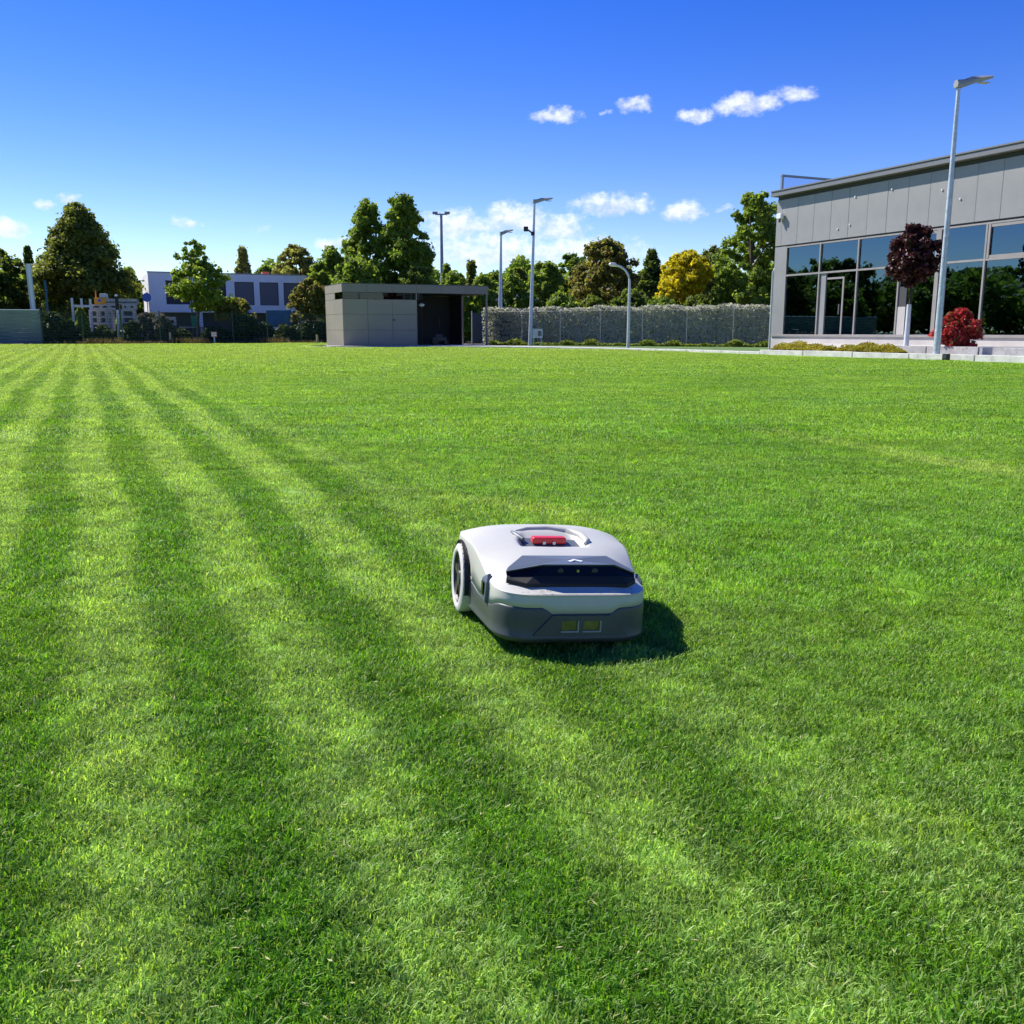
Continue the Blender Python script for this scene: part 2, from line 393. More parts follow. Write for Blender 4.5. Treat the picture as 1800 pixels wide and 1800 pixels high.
# kerb of separate concrete blocks along the lawn
kr = thing('kerb', 'low kerb of whitish concrete blocks edging the lawn before the glazed building', 'kerb', G(22.55, 18.74), GRID)
base_me = None
q = 8.0
edges = [8.0, 9.54, 11.84, 14.14, 16.44, 18.74, 21.04, 23.34, 25.64, 27.94]
for i in range(len(edges) - 1):
    y0, y1 = edges[i] - 18.74, edges[i+1] - 18.74
    MB().box(0, .22, y0 + .02, y1 - .02, -.03, .175 + .012 * random.uniform(-1, 1)).build('concrete_block', M_kerb, kr, bevel=.012)
for i in range(7):
    y0 = 27.94 + i * 1.15 - 18.74
    MB().box(0, .22, y0 + .01, y0 + 1.14, -.03, .085).build('concrete_block', M_kerb, kr, bevel=.01)
wl = thing('slab_wall', 'low retaining wall of weathered grey slabs under the red bush', 'low wall', G(23.42, 19), GRID)
ys = [-9, -7.1, -5.3, -3.2, -1.3, .35, 2.2, 4.1]
for i in range(len(ys) - 1):
    MB().box(random.uniform(-.02, .02), .2, ys[i] + .012, ys[i+1] - .012, .1, .36 + random.uniform(-.02, .02)).build('slab', M_stone, wl, bevel=.01)
wl = thing('stone_step', 'long flat stone step on the terrace right of the red bush', 'step', G(24.9, 17.2), GRID)
MB().box(0, 1.1, -6.5, 1.6, .33, .47).build('tread', M_stone, wl, bevel=.01)
MB().box(-.35, 0, -6.5, .9, .33, .40).build('tread', M_stone, wl, bevel=.01)

# ------------------------------------------------------------------ turf blades (uncountable: one object)
def patch_mesh(size, nb, length, width, lean, seed):
    r = np.random.default_rng(seed)
    b = np.zeros((nb, 3)); b[:, 0] = r.uniform(-.5, .5, nb) * size; b[:, 1] = r.uniform(-.5, .5, nb) * size
    L = length * r.uniform(.55, 1.25, nb); wd = width * r.uniform(.6, 1.25, nb)
    a = r.uniform(0, 2*pi, nb)
    tilt = r.uniform(.25, 1.25, nb)
    dx = np.cos(a) * tilt * .75; dy = np.sin(a) * tilt * .75 + lean
    dirx, diry = dx, dy
    hor = np.sqrt(dirx**2 + diry**2) + 1e-6
    k = np.minimum(1, .95 / np.maximum(hor, .95)); dirx *= k; diry *= k; hor = np.minimum(hor, .95)
    up = np.sqrt(np.maximum(0.06, 1 - (hor)**2))
    mid = b + np.stack([dirx*.45, diry*.45, np.maximum(up, .35) * .62 + .06], 1) * L[:, None]
    tip = b + np.stack([dirx*1.15, diry*1.15, up * .85 + .08], 1) * L[:, None]
    wa = np.arctan2(diry, dirx) + pi/2 + r.normal(0, .7, nb)
    wv = np.stack([np.cos(wa), np.sin(wa), np.zeros(nb)], 1) * wd[:, None] * .5
    V = np.stack([b - wv*.7, b + wv*.7, mid + wv, mid - wv, tip + wv*.28, tip - wv*.28], 1).reshape(-1, 3)
    i = np.arange(nb)[:, None] * 6
    Fq = np.concatenate([i + np.array([[0, 1, 2, 3]]), i + np.array([[3, 2, 4, 5]])], 0)
    return np_mesh('grass_patch', V, Fq)

def build_turf():
    pc = bpy.data.collections.new('grass_patches')
    zones = [  # y0, y1, patch size, blades, length, width, spacing, variants
        (0.45, 2.7, .17, 1900, .0175, .0021, .115, 8),
        (2.7, 7.0, .30, 1800, .020, .0028, .21, 8),
        (7.0, 18.0, .60, 1700, .027, .0048, .42, 6),
        (18.0, 40.0, 1.5, 2400, .034, .010, 1.1, 5),
        (40.0, 72.0, 3.2, 3200, .036, .020, 2.4, 4)]
    P, Rt, S, I = [], [], [], []; base = 0
    for zi, (y0, y1, size, nb, ln, wd, sp_, nv) in enumerate(zones):
        for v in range(nv):
            me = patch_mesh(size, nb, ln, wd, .16 if zi < 2 else .28, 100 * zi + v); me.materials.append(BLADE)
            o = bpy.data.objects.new('grass_patch', me); pc.objects.link(o)
        xm = .60 * y1 + 1.6
        gx, gy = np.meshgrid(np.arange(-xm, xm, sp_), np.arange(y0, y1, sp_))
        gx = gx.ravel() + rng.uniform(-.3, .3, gx.size) * sp_; gy = gy.ravel() + rng.uniform(-.3, .3, gy.size) * sp_
        k = np.abs(gx) < .60 * gy + 1.5 + size; gx, gy = gx[k], gy[k]
        p = gx * CA + gy * SA; q = -gx * SA + gy * CA
        m = size * .5
        k = in_lawn(p, q) & in_lawn(p + m, q) & in_lawn(p, q + m) & in_lawn(p - m, q) & in_lawn(p, q - m)
        if zi >= 2: pass
        gx, gy, p, q = gx[k], gy[k], p[k], q[k]
        s = stripe_py(p, q)
        right = p > 1.9
        flip = np.where(right, rng.random(p.size) < .5, s < rng.uniform(-.6, .6, p.size))
        yaw = GRID + np.where(right, pi/2, 0) + np.where(flip, pi, 0) + rng.normal(0, .55, p.size)
        P.append(np.stack([gx, gy, np.zeros_like(gx)], 1)); Rt.append(np.stack([rng.normal(0, .03, p.size) * (zi < 2), rng.normal(0, .03, p.size) * (zi < 2), yaw], 1))
        S.append(rng.uniform(.88, 1.15, p.size)); I.append(base + rng.integers(0, nv, p.size)); base += nv
    P = np.concatenate(P); Rt = np.concatenate(Rt); S = np.concatenate(S); I = np.concatenate(I)
    print('grass instances', len(P))
    me = bpy.data.meshes.new('lawn_grass'); me.vertices.add(len(P)); me.vertices.foreach_set('co', P.astype(np.float32).ravel())
    a = me.attributes.new('rot', 'FLOAT_VECTOR', 'POINT'); a.data.foreach_set('vector', Rt.astype(np.float32).ravel())
    a = me.attributes.new('scl', 'FLOAT', 'POINT'); a.data.foreach_set('value', S.astype(np.float32))
    a = me.attributes.new('idx', 'INT', 'POINT'); a.data.foreach_set('value', I.astype(np.int32))
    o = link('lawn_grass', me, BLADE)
    tag(o, 'short mown green grass blades in light and dark stripes all over the lawn', 'grass', kind='stuff')
    ng = bpy.data.node_groups.new('scatter_grass', 'GeometryNodeTree')
    ng.interface.new_socket('Geometry', in_out='INPUT', socket_type='NodeSocketGeometry')
    ng.interface.new_socket('Geometry', in_out='OUTPUT', socket_type='NodeSocketGeometry')
    N = ng.nodes; L = ng.links
    gi = N.new('NodeGroupInput'); go = N.new('NodeGroupOutput')
    ci = N.new('GeometryNodeCollectionInfo'); ci.inputs[0].default_value = pc; ci.inputs['Separate Children'].default_value = True; ci.inputs['Reset Children'].default_value = True
    ip = N.new('GeometryNodeInstanceOnPoints'); ip.inputs['Pick Instance'].default_value = True
    def attr(nm, dt):
        n = N.new('GeometryNodeInputNamedAttribute'); n.data_type = dt; n.inputs[0].default_value = nm; return n.outputs[0]
    er = N.new('FunctionNodeEulerToRotation'); L.new(attr('rot', 'FLOAT_VECTOR'), er.inputs[0])
    L.new(gi.outputs[0], ip.inputs['Points']); L.new(ci.outputs[0], ip.inputs['Instance']); L.new(attr('idx', 'INT'), ip.inputs['Instance Index'])
    L.new(er.outputs[0], ip.inputs['Rotation']); L.new(attr('scl', 'FLOAT'), ip.inputs['Scale']); L.new(ip.outputs[0], go.inputs[0])
    md = o.modifiers.new('scatter', 'NODES'); md.node_group = ng
build_turf()

def clippings():                                     # straw coloured bits lying on the turf
    r = np.random.default_rng(55); n = 1500
    gy = .8 + 9 * r.random(n)**1.6; gx = r.uniform(-1, 1, n) * (.6 * gy + .6)
    a = r.uniform(0, 2*pi, n); L = r.uniform(.003, .009, n); w = r.uniform(.0008, .0018, n)
    d = np.stack([np.cos(a), np.sin(a), r.normal(0, .35, n)], 1) * L[:, None]; s_ = np.stack([-np.sin(a), np.cos(a), 0*a], 1) * w[:, None]
    b = np.stack([gx, gy, r.uniform(.008, .018, n)], 1)
    V = np.stack([b - d - s_*.5, b - s_, b + d, b + s_], 1).reshape(-1, 3)
    o = link('grass_clippings', np_mesh('grass_clippings', V, np.arange(n*4).reshape(n, 4)), mat('straw', (.42, .40, .17), .7, var=.3, scale=30))
    tag(o, 'straw coloured dry clippings scattered on the nearer lawn', 'clippings', kind='stuff')
clippings()
# ------------------------------------------------------------------ glazed building on the right
def build_glazed():
    M_panel = mat('grey_metal_panel', (0.28, 0.278, 0.27), 0.45, var=0.06, scale=.8, spec=.5)
    M_frame = mat('champagne_frame', (0.33, 0.305, 0.28), 0.45, metal=.15, var=.05, scale=2)
    M_plinth = mat('rendered_plinth', (0.50, 0.47, 0.44), 0.8, var=.08, scale=1.2)
    M_dark = mat('dark_recess', (0.05, 0.05, 0.055), 0.7)
    M_gutter = mat('grey_gutter', (0.20, 0.20, 0.20), 0.45, metal=.2)
    M_in = mat('interior_dark', (0.05, 0.055, 0.055), 0.8)
    M_glass = glass_mat('tinted_glass', (0.20, 0.30, 0.26), 2.8, .01, (.36, .58, .78))
    q1, y0 = 33.95, 10 - 33.95
    B = thing('office_building', 'low grey panelled building with a long dark glazed front and flat roof', 'building', G(28, q1), GRID)
    P = lambda q: q - q1
    # shell: end walls, back, roof, interior
    MB().box(.05, 14, -.12, 0, .0, 6.36).build('end_wall', M_panel, B)
    MB().box(.05, 14, y0, y0 + .12, .0, 6.36).build('end_wall', M_panel, B)
    MB().box(13.88, 14, y0 + .12, -.12, .0, 6.36).build('back_wall', M_panel, B)
    MB().box(.10, 13.9, y0 + .12, -.12, 6.36, 6.50).build('roof', M_gutter, B)
    MB().box(.12, 13.88, y0 + .12, -.12, .30, .62).build('floor', M_in, B)
    MB().box(.12, 13.88, y0 + .12, -.12, 4.50, 4.62).build('ceiling', M_in, B)
    MB().box(6.0, 6.1, y0 + .12, -.12, .62, 4.5).build('partition', M_in, B)
    # fascia of upright panels
    MB().box(.06, .12, y0 + .12, -.12, 4.46, 6.37).build('fascia_backing', M_dark, B)
    MB().box(-.02, .058, -.36, 0.003, 4.47, 6.37).build('fascia_panel', M_panel, B, bevel=.006)
    y = -.372; me = None
    while y > y0 + .4:
        h = .983
        if me is None: me = MB().box(0, .075, -h + .012, 0, 4.47, 6.37).mesh('fascia_panel', bevel=.008)
        o = link('fascia_panel', me, M_panel, B); o.location = (-.02 + random.uniform(-.003, .003), y, 0); y -= h
    for q_, z_ in ((29.35, 5.98), (29.55, 4.95), (27.5, 6.02), (30.2, 4.85), (25.2, 5.7), (24.4, 5.3)):
        MB().tube([(-.03, P(q_), z_), (-.055, P(q_), z_)], .035, 10).build('fixing_cap', mat('pale_cap', (.62, .62, .62), .5), B)
    # eaves: gutter over a dark shadow gap
    MB().box(.03, .12, y0, 0.0, 6.37, 6.54).build('shadow_gap', M_dark, B)
    g = MB(); g.v = []; prof = [(-.30, 6.53), (-.30, 6.68), (-.27, 6.68), (-.27, 6.72), (-.33, 6.72), (-.33, 6.77), (.3, 6.77), (.3, 6.53)]
    npf = len(prof)
    for yy in (y0, .12): g.v += [(x, yy, z) for x, z in prof]
    g.f = [tuple(range(npf)), tuple(range(2*npf - 1, npf - 1, -1))] + [(i, (i+1) % npf, npf + (i+1) % npf, npf + i) for i in range(npf)]
    g.build('gutter', M_gutter, B)
    # plinth, sills, corner pier
    MB().box(0, .12, y0, 0, .0, .60).build('plinth', M_plinth, B)
    MB().box(-.05, .10, y0, -.02, .603, .70).build('sill', M_frame, B, bevel=.005)
    MB().box(-.01, .11, -.72, 0.003, .703, 4.42).build('corner_pier', M_panel, B)
    MB().box(.01, .10, y0, -.02, 4.40, 4.462).build('head_gap', M_dark, B)
    bays = [33.18, 31.12, 29.0, 26.88, 25.14, 23.21, 21.1, 19.0, 16.9, 14.8, 12.7, 10.3]
    zt, zb, zh = 3.19, .70, 4.40
    fr = lambda nm, ya, yb, za, zc, x0=-.03, x1=.08, mm=None: MB().box(x0, x1, P(ya), P(yb), za, zc).build(nm, mm or M_frame, B, bevel=.004)
    fr('head_frame', 10.02, 33.22, zh - .055, zh)
    fr('transom', 10.02, 33.2, zt - .035, zt + .035, -.028)
    for i, b in enumerate(bays):
        w = .05 if i else .04
        if i == 4: w = .12
        if i == 5: w = .05
        fr('mullion', b - w/2*1.4, b + w/2*1.4, zb, zh - .057, -.033)
    fr('mullion', 23.06, 23.14, zt + .04, zh - .057, -.036)
    # piers and the recessed door in the second bay
    fr('door_pier', 30.74, 31.06, zb, zt - .037, .02, .16, M_panel)
    fr('pier', 26.46, 26.84, zb, 1.72, -.01, .09, M_plinth)
    fr('pier', 26.46, 26.84, 1.722, 2.45, .0, .09, M_dark)
    def pane(ya, yb, za, zc, x=.03): MB().box(x, x + .012, P(ya), P(yb), za, zc).build('window_pane', M_glass, B)
    for i in range(len(bays) - 1):
        a, b = bays[i+1] + .03, bays[i] - .03
        if i >= 5 or i == 3:                        # opening lights with a heavier casement
            f = MB()
            zz0, zz1 = zt + .04, zh - .06; aa, bb = P(a + .02), P(b - .02); t = .10
            f.box(-.02, .06, aa, bb, zz0, zz0 + t).box(-.02, .06, aa, bb, zz1 - t, zz1).box(-.02, .06, aa, aa + t, zz0 + t, zz1 - t).box(-.02, .06, bb - t, bb, zz0 + t, zz1 - t)
            f.build('casement', M_frame, B)
            pane(a + .12, b - .12, zz0 + t, zz1 - t)
        else: pane(a, b, zt + .035, zh - .055)
        if i == 1:
            d = MB(); d.box(.05, .10, P(29.74), P(29.82), zb, 2.90).box(.05, .10, P(29.74), P(30.72), 2.905, 2.98)
            d.build('door_frame', M_frame, B)
            pane(29.84, 30.72, zb, 2.90, .07); pane(29.04, 29.72, zb, zt - .04, .07); pane(29.82, 30.72, 2.98, zt - .04, .07)
            MB().box(.0, .04, P(29.90), P(29.93), 1.5, 1.9).build('door_handle', M_gutter, B)
        elif i == 3: pane(a, 26.44, zb, zt - .035); pane(26.86, b, 2.46, zt - .035)
        else: pane(a, b, zb, zt - .035)
    # inside: light tube, desk, shelf
    em = bpy.data.materials.new('mint_tube'); em.use_nodes = True
    bs = em.node_tree.nodes['Principled BSDF']; bs.inputs['Emission Color'].default_value = (.35, 1, .75, 1); bs.inputs['Emission Strength'].default_value = 1.6
    t = thing('light_tube', 'glowing mint green tube light hanging behind the dark glass', 'light', G(29.6, 24.9, 2.62), GRID)
    MB().tube([(0, -.75, 0), (0, .75, 0)], .045, 8).build('tube', em, t)
    MB().box(-.03, .03, -.8, .8, .05, .10).build('housing', M_gutter, t)
    for y in (-.6, .6): MB().tube([(0, y, .10), (0, y, 1.88)], .008, 6).build('cable', M_gutter, t)
    t = thing('desk', 'grey desk standing inside behind the right hand window', 'desk', G(30.0, 22.0, .62), GRID)
    MB().box(-.4, .4, -.9, .9, .70, .74).build('top', mat('desk_grey', (.25, .3, .3), .5), t)
    for sx in (-.35, .35):
        for sy in (-.85, .85): MB().box(sx - .02, sx + .02, sy - .02, sy + .02, 0, .70).build('leg', M_gutter, t)
    # roof railing along the far end wall
    r = thing('roof_railing', 'grey railing with glass infill on the far end of the flat roof', 'railing', G(28.05, 33.85, 6.77), GRID)
    M_rail = mat('rail_grey', (.25, .26, .27), .4, metal=.3)
    for i in range(5):
        MB().box(i * 2.4, i * 2.4 + .09, -.05, .05, 0, .60).build('post', M_rail, r)
    MB().box(-.01, 9.75, -.06, .06, .602, .68).build('handrail', M_rail, r)
    gg = glass_mat('clear_infill', (.84, .85, .92), 1.2, .1)
    for i in range(4): MB().box(i * 2.4 + .10, i * 2.4 + 2.38, -.006, .006, .03, .59).build('glass_panel', gg, r)
    # corner downpipe
    d = thing('downpipe', 'slim pale pipe on the left corner of the glazed building', 'pipe', G(28.02, 34.05), GRID)
    MB().tube([(0, 0, 0), (0, 0, 3.4), (.06, -.04, 3.55)], .045, 10).build('pipe', mat('pale_pipe', (.5, .56, .54), .5), d, smooth=True)
    # camera near the corner
    s = thing('security_camera', 'small white security camera high on the left corner panel', 'camera', G(27.96, 33.57, 5.60), GRID)
    W_ = mat('white_plastic_far', (.8, .8, .8), .4)
    MB().box(-.20, -.02, -.14, .14, -.02, .20).build('housing', W_, s, bevel=.03)
    MB().tube([(-.12, 0, -.02), (-.14, 0, -.16)], .05, 12).build('lens', M_dark, s)
    MB().box(-.03, .02, -.06, .06, -.05, .06).build('bracket', W_, s)
build_glazed()

# ------------------------------------------------------------------ shed
def build_shed():
    M_s = mat('taupe_panel', (0.275, 0.245, 0.20), 0.6, var=.05, scale=.7)
    M_f = mat('roof_fascia', (0.205, 0.19, 0.17), 0.6, var=.05, scale=.7)
    M_d = mat('black_board', (0.022, 0.022, 0.024), 0.7, var=.2, scale=1)
    M_g = glass_mat('shed_glass', (.10, .10, .11), 1.5)
    p0, q0 = 13.2, 51.65
    S = thing('garden_shed', 'flat roofed grey brown shed with panelled door and open dark porch', 'shed', G(p0, q0), GRID)
    L = 8.64; D = 3.95
    w1 = 4.24
    # wall panels of the front, three columns by three rows; joints are real gaps
    MB().box(.05, w1 - .03, .06, .14, .05, 2.58).build('wall_core', M_d, S)
    cols = [0, 1.40, 2.82, w1]; rows = [.06, .90, 1.76, 2.575]
    for i in range(3):
        for j in range(3):
            MB().box(cols[i] + .012 * (i > 0), cols[i+1], 0, .05, rows[j] + .012, rows[j+1]).build('wall_panel', M_s, S, bevel=.005)
    for j in range(3):                               # left side, two columns
        for a, b in ((.06, 1.95), (1.962, D)):
            MB().box(0, .05, a, b, rows[j] + .012, rows[j+1]).build('wall_panel', M_s, S, bevel=.005)
    MB().box(0, .05, 1.70, D, 2.587, 2.95).build('wall_panel', M_s, S, bevel=.005)
    # strip window that turns the left corner
    MB().box(.03, w1 + .4, .03, .05, 2.59, 2.94).build('strip_window', M_g, S)
    MB().box(.03, .05, .052, 1.68, 2.59, 2.94).build('strip_window', M_g, S)
    MB().box(.06, w1 + .4, .25, .30, 2.58, 2.95).build('window_backing', M_d, S)
    # roof slab with fascia boards
    MB().box(.06, L - .06, .06, D - .06, 2.96, 3.36).build('roof', M_d, S)
    fc = [0, 1.40, 2.82, 4.26, 5.72, 7.2, L]
    for i in range(6): MB().box(fc[i] + .012 * (i > 0), fc[i+1], -.012, .05, 2.952, 3.40).build('fascia_board', M_f, S, bevel=.005)
    for a, b in ((.052, 1.95), (1.962, D)): MB().box(-.012, .05, a, b, 2.952, 3.40).build('fascia_board', M_s, S, bevel=.005)
    MB().box(L - .05, L + .01, .052, D, 2.952, 3.40).build('fascia_board', M_f, S)
    MB().box(-.02, L + .02, -.025, D, 3.40, 3.435).build('roof_trim', mat('dark_trim', (.07, .07, .07), .5), S)
    # porch: inner walls, back wall, posts
    MB().box(w1 - .02, w1 + .03, .0, D - .1, .06, 2.95).build('porch_side', M_s, S)
    MB().box(.06, L - .9, D - .10, D, .05, 2.95).build('back_wall', M_d, S)
    MB().box(L - .95, L - .9, 1.9, D - .1, .05, 2.95).build('side_wall', M_d, S)
    for x, y in ((L - .13, .02), (L - .13, D - .1)): MB().box(x, x + .10, y, y + .10, .05, 2.95).build('post', M_f, S)
    MB().box(-.04, L + .02, -.02, D, -.02, .055).build('floor_slab', M_paving, S)
    MB().box(2.86, 2.90, -.05, 0, 1.42, 1.50).box(2.83, 2.99, -.07, -.05, 1.44, 1.47).build('door_handle', mat('black_metal', (.02, .02, .02), .4, metal=.5), S)
    # things kept in the porch
    blk = mat('black_metal', (.02, .02, .02), .4)
    l = thing('globe_lamp', 'thin dark standing lamp with a pale globe under the shed porch', 'lamp', G(p0 + 4.72, q0 + .5, .055), GRID)
    MB().tube([(0, 0, 0), (0, 0, .03)], .16, 16).build('base', blk, l)
    MB().tube([(0, 0, .03), (0, 0, 2.15)], .022, 8).build('stem', blk, l)
    g = MB(); n = 14
    g.tube([(0, 0, 2.15 + .22 * k / 8) for k in range(9)], [max(.01, .17 * sin(pi * (k + .3) / 8.6)) for k in range(9)], 14)
    g.build('globe', mat('opal_globe', (.8, .85, .82), .3), l, smooth=True)
    c = thing('lawn_tractor', 'dark wheeled hand cart with upright handle parked in the porch', 'cart', G(p0 + 5.3, q0 - .15, .055), GRID)
    for x, r in ((0, .20), (.66, .13)):
        for y in (0, .34):
            w = MB().tube([(x, y, r), (x, y + .08, r)], r, 18).build('wheel', blk, c)
    MB().box(-.12, .72, .09, .33, .22, .46).box(.05, .5, .1, .32, .46, .62).build('body', mat('dark_grey_body', (.03, .03, .032), .5), c, bevel=.03)
    MB().tube([(.1, .2, .5), (.34, .22, 1.2), (.36, .22, 1.45)], .03, 8).tube([(.28, .05, 1.45), (.30, .42, 1.45)], .035, 8).build('handle', blk, c)
    c.name = 'hand_cart'
build_shed()

# ------------------------------------------------------------------ street lamps
M_galv = mat('galvanised_steel', (0.50, 0.54, 0.57), 0.42, metal=.35, var=.16, scale=9, bump=.15)
M_lamphead = mat('lamp_head_grey', (0.30, 0.30, 0.30), .45)
def lamp_head(parent, z, Ln):
    g = MB()                                          # tapered wedge: thick root, thin tip
    st = [(-.10, .02, .17, .10), (.10, .02, .19, .13), (.35, .11, .19, .13), (.62, .21, .12, .16), (.98, .30, .06, .16), (1.02, .315, .03, .12)]
    k = Ln / 1.02
    for i, (x, zc, th, hw) in enumerate(st):
        g.v += [(x*k, -hw*.75, z + zc - .02), (x*k, hw*.75, z + zc - .02), (x*k, hw, z + zc + th*.45), (x*k, hw*.55, z + zc + th), (x*k, -hw*.55, z + zc + th), (x*k, -hw, z + zc + th*.45)]
    for i in range(len(st) - 1):
        for a in range(6): b = (a+1) % 6; g.f.append((i*6+a, i*6+b, i*6+6+b, i*6+6+a))
    g.f += [tuple(range(6)), tuple(range(6*len(st)-1, 6*len(st)-7, -1))]
    h = g.build('lamp_head', M_lamphead, parent, smooth=True, angle=50)
    MB().box(.66*k, .95*k, -.09, .09, z + .165, z + .185).build('lens', mat('lens_pale', (.5, .5, .5), .2), h)
def street_lamp(loc, h, r0, r1, label, head=1.02, lean=0.0):
    t = thing('street_lamp', label, 'street lamp', loc, 0.0, 'tall lamps along the lawn edge')
    t.rotation_euler = (0, lean, GRID * .6)
    MB().tube([(0, 0, -.05), (0, 0, 1.1), (0, 0, 1.14), (0, 0, h)], [r0, r0 * .97, r0 * .94, r1], 20).build('pole', M_galv, t, smooth=True)
    MB().tube([(0, 0, h - .02), (0, 0, h + .06)], r1 * 1.25, 14).build('collar', M_lamphead, t)
    MB().box(-r0 * .3, r0 * .3, -r0 - .006, -r0 + .03, .55, .95).build('service_door', M_galv, t)
    lamp_head(t, h, head)
    return t
L1 = street_lamp(ground(1645, 632.5), 7.45, .098, .052, 'nearest tall galvanised lamp post beside the red bush', 1.02)
L2 = street_lamp(ground(932, 608), 8.0, .125, .06, 'tall lamp post carrying a small floodlight, behind the mower', 1.05, .028)
L3 = street_lamp(ground(879, 606.3), 6.65, .15, .06, 'shorter lamp post just right of the shed porch', .75, .012)
f = thing('floodlight', 'small black floodlight clamped to the tall middle lamp post', 'floodlight', ground(932, 608) + Vector((.12, -.06, 6.42)), 0)
blk = mat('black_metal', (.02, .02, .02), .4)
MB().box(-.52, -.26, -.12, .1, .02, .28).build('head', blk, f, bevel=.02)
MB().tube([(-.3, 0, .12), (-.02, 0, -.08)], .045, 8).build('arm', blk, f)
MB().box(-.10, .10, -.1, .1, -.2, .0).build('clamp', blk, f)

cl = thing('curved_lamp', 'short pale lamp with a swan neck arm in front of the silver hedge', 'street lamp', ground(1104, 612))
pth = [(0, 0, 0), (0, 0, 3.2)] + [(-.72 * (1 - cos(a)), 0, 3.2 + .82 * sin(a)) for a in [pi/2 * k / 8 for k in range(1, 9)]]
MB().tube(pth, [.085, .062] + [.055] * 8, 12).build('pole', mat('pale_pole', (.58, .60, .60), .45, metal=.2, var=.06, scale=4), cl, smooth=True)
MB().tube([(-.66, 0, 4.03), (-.76, 0, 4.06), (-.98, 0, 4.08), (-1.05, 0, 4.08)], [.06, .10, .09, .03], 12).build('lamp_head', mat('lamp_white', (.7, .68, .64), .5), cl, smooth=True)

fl = thing('floodlight_mast', 'very tall distant mast with twin floodlights above the tree tops', 'floodlight mast', at(778, 560, 100) * 1, 0)
fl.location.z = 0
MB().tube([(0, 0, 0), (0, 0, 12.6)], [.24, .13], 12).build('mast', mat('mast_grey_blue', (.28, .33, .38), .5), fl, smooth=True)
MB().box(-.62, .62, -.06, .06, 12.55, 12.68).build('crossbar', M_lamphead, fl)
for sx in (-.62, .62): MB().box(sx - .26, sx + .26, -.22, .16, 12.62, 12.86).build('floodlight', M_lamphead, fl, bevel=.03)

# small black spotlight box beside the nearest lamp
sb = thing('spotlight_box', 'small black box on the grass against the kerb blocks', 'box', ground(1663, 634), GRID)
MB().box(-.07, .05, -.09, .09, 0, .19).build('body', blk, sb, bevel=.015)
MB().box(-.075, -.068, -.06, .06, .06, .16).build('cover', mat('smoked_cover', (.05, .06, .07), .2), sb)

# ------------------------------------------------------------------ back boundary: metal sheet wall and wire fence
QF = 72.0
mw = thing('metal_wall', 'ribbed silver blue metal sheet wall at the far left of the lawn', 'wall', G(-2.38, QF), GRID)
M_sheet = mat('silver_sheet', (.15, .21, .26), .45, metal=.3, var=.08, scale=1.5)
for k in range(9):
    z0 = .04 + k * .25
    MB().quadbox([(-14, -.02, z0), (0, -.02, z0), (0, .06, z0), (-14, .06, z0), (-14, -.07, z0 + .21), (0, -.07, z0 + .21), (0, .06, z0 + .235), (-14, .06, z0 + .235)]).build('metal_sheet', M_sheet, mw)
for x in (-.05, -3.5, -7, -10.5): MB().box(x, x + .10, .07, .17, 0, 2.35).build('post', M_sheet, mw)
pp = thing('steel_post', 'thick pale steel post rising behind the ribbed metal wall', 'post', G(-2.72, QF + 1.2), 0)
pp.rotation_euler = (0, -.022, 0)
MB().tube([(0, 0, 0), (0, 0, 5.3)], .17, 16).tube([(0, 0, 5.3), (0, 0, 5.33)], .19, 16).build('pole', mat('pale_blue_steel', (.50, .55, .60), .4, metal=.3), pp, smooth=True)
tp = thing('teal_pole', 'thin teal pole in front of the big tree', 'pole', at(85, 560, 76) * 1, 0); tp.location.z = 0
MB().tube([(0, 0, 0), (0, 0, 4.75)], .085, 10).tube([(0, 0, 4.75), (0, 0, 4.8)], .1, 10).build('pole', mat('teal_paint', (.03, .14, .17), .5), tp)

wf = thing('wire_fence', 'dark green wire mesh fence along the back of the lawn', 'fence', G(-2.3, QF), GRID)
M_wire = mat('dark_green_wire', (.02, .055, .045), .5)
PW = 2.5
g = MB()
for k in range(11): z = .06 + k * .20; g.box(.03, PW - .03, -.008, .008, z, z + .016)
for k in range(26): x = .05 + k * (PW - .1) / 25; g.box(x - .0045, x + .0045, -.004, .004, .05, 2.1)
pm = g.mesh('wire_panel')
for i in range(14):
    o = link('wire_panel', pm, M_wire, wf); o.location = (i * PW + .03, 0, 0)
po = MB().box(-.035, .035, -.035, .035, 0, 2.25).box(-.045, .045, -.045, .045, 2.25, 2.27).mesh('post')
for i in range(15): o = link('post', po, M_wire, wf); o.location = (i * PW, .03, 0)

# grey bollard light, stakes, warning sign near the fence
def stake(px, h, label, tilt=0):
    b = ground(px, 603.6)
    t = thing('wooden_stake', label, 'stake', b, .3, 'bare wooden stakes by the back fence')
    t.rotation_euler = (0, tilt, .3)
    MB().quadbox([(-.07, -.07, -.05), (.07, -.07, -.05), (.07, .07, -.05), (-.07, .07, -.05), (-.06, -.06, h), (.07, -.06, h - .03), (.07, .06, h - .03), (-.06, .06, h)]).build('stake', mat('bare_wood', (.46, .33, .22), .8, var=.2, scale=6), t)
stake(228, .62, 'short bare wooden stake right of the grey bollard light'); stake(299, .78, 'taller bare wooden stake left of the slim young tree', .05); stake(558, .62, 'bare wooden stake close to the left wall of the shed', -.03); stake(77.5, .9, 'leaning wooden stake by the end of the metal wall', .12)
bl = thing('bollard_light', 'slim grey post light with dark head in front of the fence', 'lamp', ground(211, 603.4), 0)
MB().tube([(0, 0, 0), (0, 0, 2.35)], .11, 12).build('post', M_galv, bl, smooth=True)
MB().tube([(0, 0, 2.35), (0, 0, 3.3)], .115, 12).build('lamp_body', blk, bl)
